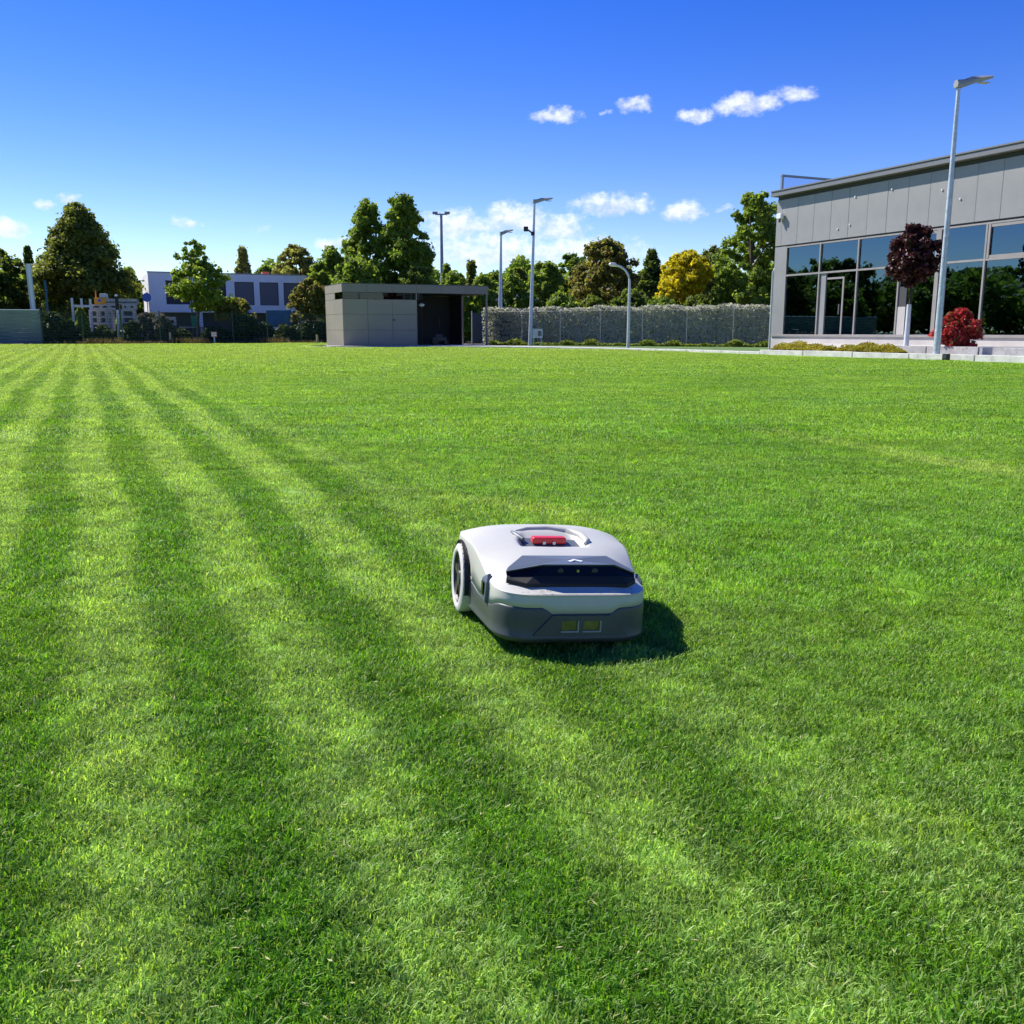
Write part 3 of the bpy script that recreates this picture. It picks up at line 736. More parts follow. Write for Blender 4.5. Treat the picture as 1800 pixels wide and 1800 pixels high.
MB().tube([(0, 0, 3.3), (0, 0, 3.44)], [.11, .07], 12).build('cap', mat('white_plastic_far', (.8, .8, .8), .4), bl)
sg = thing('warning_sign', 'small white sign with red border on a short grey post', 'sign', ground(377, 603.5), 0)
MB().tube([(0, .04, 0), (0, .04, .46)], .055, 8).build('post', M_galv, sg)
MB().box(-.22, .22, 0, .03, .44, .82).build('border', mat('sign_red', (.45, .06, .05), .5), sg)
MB().box(-.17, .17, -.006, 0, .49, .77).build('plate', mat('sign_white', (.75, .73, .72), .5), sg)
for k, (z, w) in enumerate(((.69, .12), (.63, .13), (.57, .10))): MB().box(-w, w, -.009, -.006, z, z + .02).build('print_line', mat('sign_red', (.45, .06, .05), .5), sg)
wb = thing('info_board', 'small pale board on two legs in front of the silver hedge', 'sign', ground(945, 608.0) + Vector((0, .4, 0)), 0)
MB().box(-.30, .30, 0, .04, .45, .98).build('board', mat('sign_white', (.75, .73, .72), .5), wb)
MB().box(.02, .24, -.006, 0, .56, .86).build('print_panel', mat('grey_print', (.2, .2, .2), .5), wb)
for x in (-.22, .22): MB().box(x - .025, x + .025, .04, .08, 0, .9).build('leg', M_galv, wb)

# ------------------------------------------------------------------ behind the fence
def house():
    M_w = mat('white_cladding', (.88, .87, .86), .6, var=.04, scale=.6)
    M_b = mat('grey_blind', (.16, .16, .18), .7)
    M_d = mat('dark_recess', (0.05, 0.05, 0.055), 0.7)
    Y = 86.0
    a = at(265, 560, Y); a.z = 0
    H = thing('white_house', 'white two storey flat roofed house with dark square windows behind trees', 'house', a, GRID)
    k = Y / 86.0
    def lx(px):                                      # column of the picture -> metres along the front
        d = ray(px, 520); t = (a.x * -SA + a.y * CA) / (-d.x * SA + d.y * CA)
        return (d.x * t * CA + d.y * t * SA) - (a.x * CA + a.y * SA)
    def lz(px, py):
        d = ray(px, py); t = (a.x * -SA + a.y * CA) / (-d.x * SA + d.y * CA); return CAM_H + d.z * t
    z0, z1 = 2.55, 6.02
    xe = lx(541)
    wins = [(292, 334), (365, 398), (413, 447), (457, 490), (499, 531)]
    ws = [(lx(p), lx(q)) for p, q in wins]; zw0, zw1 = 3.25, 5.35
    # front wall split round the windows
    xs = [0] + [v for w in ws for v in w] + [xe]
    for i in range(0, len(xs), 2): MB().box(xs[i], xs[i+1], 0, .3, zw0, zw1).build('wall_pier', M_w, H)
    MB().box(0, xe, 0, .3, zw1, z1).build('wall', M_w, H); MB().box(0, xe, 0, .3, z0, zw0).build('wall', M_w, H)
    MB().box(0, .3, .3, 9, z0, z1).build('side_wall', M_w, H); MB().box(xe - .3, xe, .3, 9, z0, z1).build('side_wall', M_w, H)
    MB().box(.3, xe - .3, .3, 9, z1 - .35, z1 - .12).build('roof', M_w, H)
    MB().box(-.06, xe + .06, -.06, .36, z1, z1 + .09).build('parapet_cap', mat('cap_grey', (.4, .4, .42), .5), H)
    MB().box(.3, xe - .3, .3, 9, z0, z0 + .2).build('floor', M_w, H)
    for i, (u, v) in enumerate(ws):
        w = MB().box(u + .01, v - .01, .14, .18, zw0 + .01, zw1 - .01).build('window', M_b if i > 1 else M_d, H)
        f = MB(); t = .07
        f.box(u, v, .08, .14, zw0, zw0 + t).box(u, v, .08, .14, zw1 - t, zw1).box(u, u + t, .08, .14, zw0 + t, zw1 - t).box(v - t, v, .08, .14, zw0 + t, zw1 - t)
        f.build('frame', mat('anthracite', (.06, .06, .07), .5), w)
        if i > 1:
            s = MB(); n = 14
            for j in range(n): s.box(u + t, v - t, .105, .135, zw0 + t + j * (zw1 - zw0 - 2*t) / n, zw0 + t + (j + .8) * (zw1 - zw0 - 2*t) / n)
            s.build('blind', M_b, w)
    MB().box(1.2, xe - .5, 1.2, 8.5, 0, z0).build('ground_floor', M_d, H)
    for x in (.4, 4.2, 8.4, xe - .6): MB().box(x, x + .3, .2, .5, 0, z0).build('column', M_w, H)
    MB().box(lx(470), lx(482), 2.0, 2.8, z1 - .2, z1 + .42).build('chimney', mat('brick_red', (.35, .07, .05), .8), H)
    rs = thing('round_sign', 'round blue traffic sign at the left corner of the white house', 'sign', at(261, 560, 78) * 1, 0); rs.location.z = 0
    MB().tube([(0, 0, 0), (0, 0, 4.0)], .04, 8).build('post', M_galv, rs)
    MB().tube([(0, -.06, 3.55), (0, -.04, 3.55)], .36, 24).build('disc', mat('sign_blue', (.06, .14, .45), .5), rs)
house()

def YQ(px, q):                                       # world depth of grid line q on a picture column
    return q / (CA - SA * (px - 900) / F_PX / 1.0155)
def boxed(name, label, cat, px0, px1, py0, py1, Y, depth, m, group=None):
    a = at((px0 + px1) / 2, py1, Y); w = (px1 - px0) / F_PX * Y; z0 = max(0, CAM_H + (HORIZON - py1) / F_PX * Y); z1 = CAM_H + (HORIZON - py0) / F_PX * Y
    t = thing(name, label, cat, (a.x, Y, z0), GRID * .5, group)
    return t, w, z1 - z0
# stacked crates and site boxes behind the fence
M_crate = mat('pale_crate', (.50, .47, .43), .8, var=.12, scale=2); M_hole = mat('dark_recess', (0.05, 0.05, 0.055), 0.7)
crates = [(162, 178, 537, 546, 'pale crate, leftmost of the upper row on the stacked blocks'), (178, 192, 537, 546, 'pale crate second from left in the upper stacked row'), (192, 207, 537, 546, 'pale crate with the darkest opening, middle of the upper row'), (215, 226, 537, 546, 'pale crate right of the grey bollard light in the upper row'), (226, 238, 537, 546, 'pale crate at the right end of the upper row'),
          (159, 175, 546.2, 582, 'tall grey crate at the left foot of the stack'), (176, 190, 546.2, 582, 'grey brown crate next to the tall one at the foot of the stack'), (191, 200, 546.2, 582, 'narrow grey crate left of the bollard light'), (216, 238, 546.2, 582, 'wide grey crate under the right end of the upper row')]
for x0, x1, y0, y1, lab in crates:
    t, w, h = boxed('storage_crate', lab, 'crate', x0, x1, y0, y1, YQ(200, 76.5), 1.0, None, 'crates stacked behind the fence')
    w -= .03; b = .09
    c = MB()
    n = 1 if h < .8 else 3
    c.box(-w/2, w/2, .12, .9, 0.005, h)
    c.box(-w/2, -w/2 + b, 0, .12, 0.005, h).box(w/2 - b, w/2, 0, .12, 0.005, h)
    for j in range(n + 1): zc = j * (h - .1) / n; c.box(-w/2 + b, w/2 - b, 0, .12, zc + .005, zc + .1)
    c.build('frame', M_crate, t)
    for j in range(n): za = j * (h - .1) / n + .11; MB().box(-w/2 + b + .08, w/2 - b - .08, .105, .118, za + .05, za + (h - .1) / n - .12).build('opening', M_hole, t)
t, w, h = boxed('site_container', 'long beige flat container on top of the stacked crates', 'container', 189, 238, 527.5, 536.8, YQ(200, 76.6), 2, None)
MB().box(-w/2, w/2, .1, 1, 0, h).build('body', mat('beige_box', (.42, .38, .34), .7, var=.1, scale=2), t); MB().box(-w/2, w/2, .06, .098, h * .3, h * .48).build('stripe', M_hole, t)
t, w, h = boxed('orange_machine', 'bright orange machine body on top of the crate stack', 'machine', 167, 189, 522.5, 536.8, YQ(200, 76.5), 1.2, None)
MB().prism([(-w/2, 0), (w/2, 0), (w/2, .8), (-w/2, .8)], 0, h * .75).build('body', mat('machine_orange', (.75, .30, .02), .5), t, bevel=.04)
MB().box(-w * .1, w * .42, .1, .7, h * .75, h * 1.25).build('cab', mat('cab_grey', (.45, .47, .5), .5), t, bevel=.05)
MB().box(-w * .22, 0, -.02, 0, h * .3, h * .6).build('badge', mat('sign_blue', (.06, .14, .45), .5), t)
MB().box(-w * .45, -w * .38, .3, .38, h * .75, h * 1.6).build('exhaust', mat('machine_orange', (.75, .30, .02), .5), t)
pg = thing('pergola', 'three white square pillars joined by a beam behind the fence', 'pergola', at(127, 560, YQ(127, 76)) * 1, GRID); pg.location.z = 0
for i, x in enumerate((0, .62, 1.2)): MB().box(x, x + .16, 0, .16, 0, 3.2 - .03 * i).build('pillar', mat('white_pillar', (.68, .66, .63), .7), pg)
MB().box(.17, 1.3, .03, .13, 2.55, 2.72).build('beam', mat('white_pillar', (.68, .66, .63), .7), pg)
# blue trailers
M_blue = mat('blue_tarpaulin', (.02, .13, .27), .5, var=.25, scale=1.2, bump=.3)
for x0, x1, y0, y1, Y, lab in ((470, 512, 546, 575, YQ(490, 76.5), 'trailer under a bright blue tarpaulin left of the shed'), (516, 572, 547, 560, YQ(545, 77.5), 'long blue trailer with a white stripe close to the shed')):
    t, w, h = boxed('covered_trailer', lab, 'trailer', x0, x1, y0, y1, Y, 2, None, 'blue trailers behind the fence')
    z = t.location.z; t.location.z = 0
    MB().prism([(-w/2, 0), (w/2, 0), (w/2, 1.8), (-w/2, 1.8)], max(z, .6), z + h).build('tarpaulin', M_blue, t, bevel=.09, seg=3)
    MB().box(-w/2 - .03, w/2 + .03, -.03, 1.83, max(z, .6) - .22, max(z, .6) - .003).build('frame', mat('white_plastic_far', (.8, .8, .8), .4), t)
    for x in (-w * .3, w * .3):
        MB().tube([(x, .05, .32), (x, .28, .32)], .32, 18).build('wheel', blk, t)
        MB().tube([(x, 1.5, .32), (x, 1.75, .32)], .32, 18).build('wheel', blk, t)
# garden table and green chairs under the slim tree
gt = thing('garden_table', 'grey framed table standing behind the fence left of the slim tree', 'table', at(335, 590, YQ(335, 75.5)) * 1, 0); gt.location.z = 0
MB().box(-.8, .8, 0, .8, 1.12, 1.2).build('top', mat('grey_frame', (.33, .32, .3), .7), gt)
for x in (-.8, .68):
    for y in (0, .68): MB().box(x, x + .12, y, y + .12, 0, 1.12).build('leg', mat('grey_frame', (.33, .32, .3), .7), gt)
for px, z, lab in ((343, 1.2, 'upright green plastic crate on the grey table'), (308, .3, 'green plastic tub at the foot of the pale board')):
    c = thing('plastic_tub', lab, 'tub', at(px, 590, YQ(px, 75.3)) * 1, 0); c.location.z = z if z > 1 else 0; 
    if z < 1: c.location.z = 0
    MB().quadbox([(-.18, 0, 0), (.18, 0, 0), (.18, .4, 0), (-.18, .4, 0), (-.25, -.05, .75), (.25, -.05, .75), (.25, .45, .75), (-.25, .45, .75)]).build('body', mat('green_plastic', (.01, .20, .12), .5), c)
    MB().box(-.27, .27, -.07, .47, .752, .80).build('rim', mat('green_plastic', (.01, .20, .12), .5), c)
nb = thing('notice_board', 'pale rectangular board standing behind the dark shrubs', 'board', at(300, 590, YQ(300, 75.5)) * 1, 0); nb.location.z = 0
MB().box(-.48, .48, 0, .06, 1.3, 1.9).build('board', M_crate, nb)
for x in (-.4, .34): MB().box(x, x + .06, .065, .12, 0, 1.9).build('leg', M_galv, nb)

def pavilion():
    a = at(870, 560, 84); a.z = 0
    t = thing('pavilion', 'low glass pavilion with slate blue hipped roof beyond the lamp posts', 'pavilion', a, GRID * .4)
    w, d, ze, zr = 5.6 / 2 * 1.35, 4, 3.62, 4.35
    r = MB(); r.v = [(-w, -.3, ze), (w, -.3, ze), (w, d, ze), (-w, d, ze), (-w + 1.6, d/2, zr), (w - 1.9, d/2, zr)]
    r.f = [(0, 1, 5, 4), (1, 2, 5), (2, 3, 4, 5), (3, 0, 4), (3, 2, 1, 0)]
    r.build('roof', mat('slate_blue', (.13, .14, .22), .5, var=.1, scale=2), t)
    MB().box(-w - .05, w + .05, -.36, -.305, ze - .14, ze + .10).build('eave_board', mat('cream_board', (.62, .55, .46), .6), t)
    g_ = glass_mat('pavilion_glass', (.25, .35, .42), 1.6)
    MB().box(-w + .2, w - .2, .1, d - .1, 0, .9).build('base_wall', mat('pink_render', (.45, .36, .33), .8), t)
    for i in range(6):
        x0 = -w + .2 + i * (2*w - .4) / 6
        MB().box(x0 + .05, x0 + (2*w - .4) / 6 - .05, .15, .18, .9, ze - .15).build('window_pane', g_, t)
        MB().box(x0 - .04, x0 + .04, .1, .2, .9, ze - .15).build('mullion', M_lamphead, t)
    MB().box(-w + .3, w - .3, 2.0, 2.1, .9, ze - .15).build('inner_wall', mat('inner_blue', (.04, .12, .2), .7, var=.6, scale=.8), t)
    MB().box(.2, 1.6, .02, .09, 2.0, 2.9).build('poster', mat('poster_blue', (.02, .26, .5), .5), t)
pavilion()
gt = thing('garden_gate', 'dark grey double gate with a small notice between shed and hedge', 'gate', at(845, 600, 63) * 1, GRID); gt.location.z = 0
for x in (-.55, .18):
    MB().box(x, x + .66, 0, .04, .1, 2.0).build('gate_leaf', mat('gate_slate', (.05, .065, .07), .6), gt)
MB().box(.3, .48, -.012, -.003, 1.05, 1.3).build('notice', mat('sign_white', (.75, .73, .72), .5), gt)
for x in (-.63, .09, .86): MB().box(x, x + .07, -.01, .06, 0, 2.15).build('post', M_lamphead, gt)
# ------------------------------------------------------------------ trees, shrubs, hedge
M_bark = mat('bark', (.10, .075, .05), .9, var=.3, scale=4, bump=.6)
LM = dict(
    olive=leaf_mat('leaf_olive', (.105, .150, .024), (.280, .310, .052), .45),
    dark=leaf_mat('leaf_dark', (.075, .125, .022), (.200, .260, .040), .45),
    green=leaf_mat('leaf_green', (.105, .205, .026), (.320, .420, .052), .45),
    fresh=leaf_mat('leaf_fresh', (.135, .235, .028), (.360, .455, .062), .45),
    loose=leaf_mat('leaf_loose', (.16, .18, .035), (.34, .34, .08), .45),
    brown=leaf_mat('leaf_olive_brown', (.125, .160, .028), (.330, .320, .066), .45, tip=(0.255, 0.165, 0.060)),
    gold=leaf_mat('leaf_gold', (.38, .33, .012), (.82, .72, .03), .45),
    maple=leaf_mat('leaf_purple', (0.023, 0.008, 0.010), (0.098, 0.029, 0.029), .2, rough=.4),
    red=leaf_mat('leaf_red', (.30, .022, .03), (.72, .075, .085), .3, tip=(0.100, 0.100, 0.020), rough=.4),
    silver=leaf_mat('leaf_silver', (.30, .315, .25), (.60, .60, .53), .35),
    shrub=leaf_mat('leaf_shrub', (.025, .048, .014), (.090, .125, .030), .2),
    grey=leaf_mat('leaf_grey', (0.060, 0.058, 0.043), (0.204, 0.186, 0.150), .2),
    cover=leaf_mat('leaf_cover', (.10, .16, .018), (.26, .32, .036), .3),
    flower=leaf_mat('leaf_flower', (.16, .20, .02), (.46, .44, .04), .3, tip=(0.600, 0.360, 0.024)),
    dry=leaf_mat('leaf_dry', (0.088, 0.094, 0.033), (0.264, 0.198, 0.099), .3))

def leaf_quads(c, out, size, r):
    n = len(c)
    nrm = out * .7 + r.normal(0, .6, (n, 3)) + np.array([0, 0, .25]); nrm /= np.linalg.norm(nrm, axis=1)[:, None] + 1e-9
    t = np.cross(nrm, r.normal(0, 1, (n, 3))); t /= np.linalg.norm(t, axis=1)[:, None] + 1e-9
    s = np.cross(nrm, t)
    a = (size * r.uniform(.6, 1.35, n))[:, None]; b = a * r.uniform(.45, .8, n)[:, None]
    V = np.stack([c - t*a, c + s*b - t*a*.1 + nrm*a*.15, c + t*a, c - s*b - t*a*.1 + nrm*a*.15], 1).reshape(-1, 3)
    F = np.arange(n * 4).reshape(n, 4)
    return V, F
PROF = dict(
    oval=lambda t: np.sqrt(np.maximum(0, 1 - ((t - .42) / .60)**2)),
    round=lambda t: np.sqrt(np.maximum(0.02, 1 - (2*t - 1)**2)),
    cone=lambda t: np.minimum(1, 1.28 * np.maximum(0.02, 1 - t)**.72) * (0.72 + .28 * np.minimum(1, t / .22)),
    egg=lambda t: np.sqrt(np.maximum(0, 1 - ((t - .30) / .705)**2)) * (1 - .30 * t),
    taper=lambda t: np.minimum(1, 1.16 * np.maximum(.012, 1 - t)**.58) * (.78 + .22 * np.minimum(1, t / .22)),
    dome=lambda t: np.sqrt(np.maximum(.01, 1 - t**2.6)),
    spire=lambda t: np.maximum(.06, (1 - t)**.9))
def crown_mesh(shape, R, z0, z1, nl, per, leaf, lobe, r, lean=0.0):
    Hh = z1 - z0
    t = (np.arange(nl) + r.uniform(0, 1, nl)) / nl
    t = t ** .92
    w = PROF[shape](t) * R * r.uniform(.74, 1.16, nl)
    a = r.uniform(0, 2*pi, nl); rad = np.sqrt(r.uniform(.12, 1, nl))
    lr = R * lobe * .86 * r.uniform(.5, 1.45, nl) * (1 - .45 * t)
    w = np.maximum(0, w * 1.08 - lr * .5)
    c = np.stack([np.cos(a) * rad * w + lean * t * R, np.sin(a) * rad * w, z0 + t * Hh * .96], 1)
    c[:, 2] += r.normal(0, .025, nl) * Hh - lr * .8 * t
    over = np.maximum(0, c[:, 2] + lr * .8 - z1); c[:, 2] -= over * r.uniform(1.0, 2.2, nl)
    k = np.repeat(np.arange(nl), per)
    d = r.normal(0, 1, (nl * per, 3)); d /= np.linalg.norm(d, axis=1)[:, None]
    d[:, 2] = np.where(d[:, 2] < -.35, -d[:, 2] * .7, d[:, 2])
    rr = r.uniform(.12, 1.15, nl * per) ** .6
    p = c[k] + d * (rr * lr[k])[:, None] * np.array([1, 1, .82]) + r.normal(0, .06, (nl * per, 3)) * lr[k][:, None]
    k2 = r.random(nl * per) < .11                    # ragged shoots beyond the clumps
    shoot = (d + np.array([0, 0, .45])) * (lr[k] * r.uniform(.7, 1.25, nl * per))[:, None]
    k2 &= (c[k] + shoot)[:, 2] < z1
    p[k2] = (c[k] + shoot)[k2]
    p[:, 2] = np.maximum(p[:, 2], z0 * .6)
    return leaf_quads(p, d, leaf, r), c
def tree(name, label, px, top, bot, hw, Y, shape, leafm, nl=60, per=80, leaf=.17,  lobe=.3, seed=1, cat='tree', group=None, trunk=True, base=None, bark=None, tr=.16, lean=0.0, tpx=None, tz0=0.0):
    r = np.random.default_rng(seed * 131 + 5)
    b = at(px, 560, Y) if base is None else Vector(base)
    gz = 0.0 if base is None else b.z
    b.z = gz
    s = Y / F_PX
    z1 = at(900, top, Y).z - gz; z0 = max(.05, at(900, bot, Y).z - gz); R = hw * s
    T = thing(name, label, cat, b, 0, group)
    (V, F), c = crown_mesh(shape, R, z0, z1, int(nl * 2.2), int(per * 1.5), leaf * .86, lobe, r, lean); nl = len(c)
    link('crown' if trunk else 'foliage', np_mesh(name + '_crown', V, F), LM[leafm], T)
    m = MB()
    if trunk:
        zt = z0 + (z1 - z0) * .62
        kx = (0 if tpx is None else (tpx - px) * s)
        path = [Vector((kx, 0, 0)), Vector((kx * .9 + r.normal(0, .05), r.normal(0, .05), z0 * .6)), Vector((kx * .5, 0, z0 + (z1 - z0) * .2)), Vector((lean * R * .6, 0, zt))]
        m.tube(path, [tr * 1.15, tr, tr * .75, tr * .25], 9)
        for i in r.choice(nl, min(9, nl), replace=False):
            tt = r.uniform(.3, .9); q0 = path[1].lerp(path[2], tt) if c[i][2] < z0 + (z1 - z0) * .5 else path[2].lerp(path[3], tt * .8)
            e = Vector(c[i]); mid = q0.lerp(e, .5) + Vector((0, 0, .12 * (e - q0).length))
            m.tube([q0, mid, e], [tr * .42, tr * .26, tr * .08], 6)
        m.build('trunk', bark or M_bark, T, smooth=True)
    else:
        for i in range(7):
            e = Vector(c[r.integers(0, nl)]); m.tube([(r.normal(0, .08) * R, r.normal(0, .08) * R, -.02), e * .5 + Vector((0, 0, .1)), e], [.03, .022, .01], 5)
        m.build('stems', M_bark, T)
    return T

g_back = 'trees in the belt behind the lawn'
tree('tall_tree', 'largest dark olive tree with pointed crown at the left, behind the crates', 150, 355, 548, 84, 84, 'taper', 'olive', 120, 130, .20, .26, 1, tr=.32, tpx=158)
tree('broad_tree', 'dark olive tree cut by the left edge, behind the metal wall', 10, 438, 590, 52, 86, 'oval', 'dark', 60, 110, .2, .3, 2)
tree('slim_tree', 'narrow dark tree poking up left of the largest olive tree', 60, 428, 560, 19, 89, 'spire', 'dark', 40, 80, .18, .5, 3)
tree('round_tree', 'low dark green tree filling the gap right of the largest olive tree', 228, 468, 575, 32, 96, 'round', 'green', 40, 90, .2, .35, 4)
tree('slim_tree', 'loose fresh green young tree with bare slanting trunk before the white house', 355, 454, 546, 50, YQ(355, 75), 'round', 'fresh', 50, 52, .16, .24, 5, tr=.11, tpx=347)
tree('slim_tree', 'wispy light shoot rising above the young tree before the white house', 338, 420, 480, 26, YQ(338, 75.8), 'oval', 'fresh', 20, 34, .15, .30, 6, tr=.05, lean=.3)
tree('loose_tree', 'thin yellowish tree showing above the roof of the white house', 432, 430, 520, 26, 104, 'spire', 'loose', 34, 46, .2, .42, 7)
tree('round_tree', 'small green crown over the right half of the white house roof', 472, 464, 540, 30, 108, 'dome', 'green', 30, 80, .22, .36, 8)
tree('loose_tree', 'yellow olive loose tree between the white house and the twin trees', 526, 430, 545, 42, 98, 'round', 'loose', 56, 66, .22, .28, 9)
tree('slim_tree', 'olive green tree hiding the right end of the white house', 546, 490, 562, 34, YQ(546, 75.2), 'oval', 'brown', 50, 72, .15, .28, 10, tr=.10)
tree('round_tree', 'rounded bright green tree left of the twin trees', 585, 432, 590, 46, 92, 'dome', 'green', 60, 110, .2, .28, 11)
tree('tall_tree', 'left and slightly lower one of the tall twin trees behind the shed', 648, 346, 560, 52, 81, 'egg', 'green', 84, 96, .18, .27, 12, tr=.22)
tree('tall_tree', 'right and taller one of the tall twin trees behind the shed', 712, 338, 560, 60, 80, 'egg', 'green', 104, 110, .18, .26, 13, tr=.25)
tree('low_tree', 'low bushy tree at the foot of the twin trees, just above the shed roof', 630, 452, 580, 58, 76, 'dome', 'green', 60, 100, .18, .28, 14)
tree('low_tree', 'darker low bushy tree right of the twin trees above the shed roof', 735, 466, 580, 40, 77, 'dome', 'dark', 46, 100, .18, .3, 15)
tree('slim_tree', 'first small pointed tree right of the twin trees, beside the floodlight mast', 786, 462, 580, 24, 88, 'spire', 'green', 44, 80, .18, .42, 16)
tree('slim_tree', 'second small pointed tree above the right end of the shed roof', 829, 456, 580, 26, 90, 'spire', 'olive', 44, 80, .18, .42, 17)
tree('low_tree', 'yellow green tree behind the shorter lamp post', 872, 476, 580, 36, 88, 'dome', 'fresh', 46, 90, .18, .3, 18)
tree('low_tree', 'low olive tree directly left of the lamp post with the floodlight', 912, 470, 580, 30, 94, 'dome', 'olive', 40, 90, .2, .3, 19)
tree('round_tree', 'bright yellow green tree just right of the lamp post with the floodlight', 957, 454, 580, 38, 90, 'oval', 'fresh', 50, 100, .18, .28, 20)
tree('round_tree', 'mid green tree left of the tall olive brown tree', 1003, 442, 580, 34, 93, 'oval', 'green', 50, 90, .2, .3, 21)
tree('tall_tree', 'tall olive brown tree behind the curved lamp', 1062, 416, 585, 60, 85, 'oval', 'brown', 100, 110, .18, .24, 22, tr=.24)
tree('round_tree', 'dark green tree between the olive brown tree and the golden tree', 1143, 436, 580, 40, 96, 'cone', 'dark', 60, 100, .2, .3, 23)
tree('golden_tree', 'bright golden yellow tree over the silver hedge', 1206, 438, 528, 46, 79, 'round', 'gold', 74, 80, .16, .24, 24, tr=.13)
tree('golden_shrub', 'small golden shrub low on the left of the golden tree', 1170, 500, 530, 19, 78, 'dome', 'gold', 16, 60, .14, .4, 25, cat='shrub', tr=.05)
tree('round_tree', 'dark green tree filling the gap behind the golden tree', 1250, 432, 580, 44, 98, 'oval', 'olive', 60, 100, .2, .28, 26)
tree('tall_tree', 'tall bright green tree touching the left corner of the glazed building', 1316, 334, 575, 60, 76, 'oval', 'fresh', 110, 100, .17, .23, 27, tr=.24)
tree('low_tree', 'low dark tree under the tall bright tree by the glazed building', 1290, 470, 590, 46, 80, 'dome', 'green', 50, 100, .18, .28, 28)
und = [(800, 474, 40, 'green', 'low leafy trees behind the right end of the shed'), (850, 478, 36, 'fresh', 'bright leafy thicket above the pavilion roof'), (905, 482, 34, 'green', 'leafy thicket between the two straight lamp posts'), (985, 512, 40, 'green', 'low leafy thicket behind the left part of the silver hedge'), (1040, 518, 42, 'cover', 'yellow green thicket behind the hedge, left of the curved lamp'), (1105, 508, 44, 'dark', 'dark thicket behind the hedge at the curved lamp'), (1165, 520, 40, 'green', 'green thicket under the golden shrub'), (1225, 518, 40, 'dark', 'dark thicket under the golden tree'), (930, 515, 32, 'green', 'leafy thicket behind the hedge right of the pavilion')]
for i, (px, top, hw, lm_, lab) in enumerate(und):
    tree('thicket', lab, px, top, 600, hw, 72 + i % 3, 'dome', lm_, 44, 90, .17, .3, 40 + i, cat='bush', trunk=False)
# the belt goes on to the left of the frame and shows in the glazed front
out = [(-9, 78, 9.5, 3.4, 'olive'), (-15, 76, 7.5, 3.0, 'green'), (-20, 80, 11, 3.8, 'dark'), (-27, 75, 8.5, 3.3, 'green'), (-33, 79, 10.5, 3.8, 'olive'), (-40, 74, 8, 3.4, 'dark'), (-46, 66, 9.5, 3.6, 'green'), (-50, 55, 8.5, 3.6, 'olive'), (-12, 90, 12.5, 4.2, 'olive'), (-24, 88, 12, 4.4, 'green'), (-36, 86, 12.5, 4.6, 'dark'), (-44, 80, 11, 4.2, 'green')]
OUT_LABELS = ['tree nearest the left frame edge in the mirrored belt', 'bright low tree second in the mirrored belt', 'tall dark tree third in the mirrored belt', 'green middle tree of the mirrored belt', 'tall olive tree in the left half of the mirrored belt', 'small dark tree at the bend of the mirrored belt', 'green tree past the bend of the mirrored belt', 'last olive tree of the mirrored belt, closest to the field side', 'tallest olive tree in the rear row of the mirrored belt', 'tall green tree in the middle of the rear mirrored row', 'very tall dark tree of the rear mirrored row', 'green tree at the far end of the rear mirrored row']
for i, (p, q, h, R, lm_) in enumerate(out):
    b = G(p, q); s = b.y / F_PX
    tree('broad_tree', OUT_LABELS[i], 0, HORIZON - (h * .82 - CAM_H) / s, HORIZON - .4 / s, R / s, b.y, 'oval', lm_, 44, 90, .24, .3, 60 + i, base=b, group='trees left of the frame')

# far wood that closes the view behind everything: one uncountable mass
def far_wood():
    r = np.random.default_rng(77); n = 60000
    x = r.uniform(-100, 62, n); y = 112 + r.uniform(0, 12, n) - .05 * x
    h = np.where(x < -33, 4.6, np.where(x < -12, 7.6, 8.0)) + .8 * np.sin(x * .21) + .8 * np.sin(x * .63 + 1) + .6 * np.sin(x * 1.7)
    P_ = np.stack([x, y, h * np.sqrt(r.uniform(0, 1, n))], 1)
    V, F = leaf_quads(P_, np.tile(np.array([[-.2, -.6, .5]]), (n, 1)), .42, r)
    o = link('far_wood', np_mesh('far_wood', V, F), LM['green'])
    m = 26000; y2 = r.uniform(-30, 125, m); x2 = -72 + r.uniform(0, 10, m) + .1 * y2
    h2 = 5.4 + 1.3 * np.sin(y2 * .25) + 1.0 * np.sin(y2 * .6 + 1)
    V2, F2 = leaf_quads(np.stack([x2, y2, h2 * np.sqrt(r.uniform(0, 1, m))], 1), np.tile(np.array([[.5, -.2, .5]]), (m, 1)), .5, r)
    o2 = link('side_wood', np_mesh('side_wood', V2, F2), LM['green'])
    tag(o2, 'low green wood along the left side of the field, mirrored in the windows', 'wood', kind='stuff')
    tag(o, 'distant low green wood closing the view behind the lawn', 'wood', kind='stuff')
far_wood()

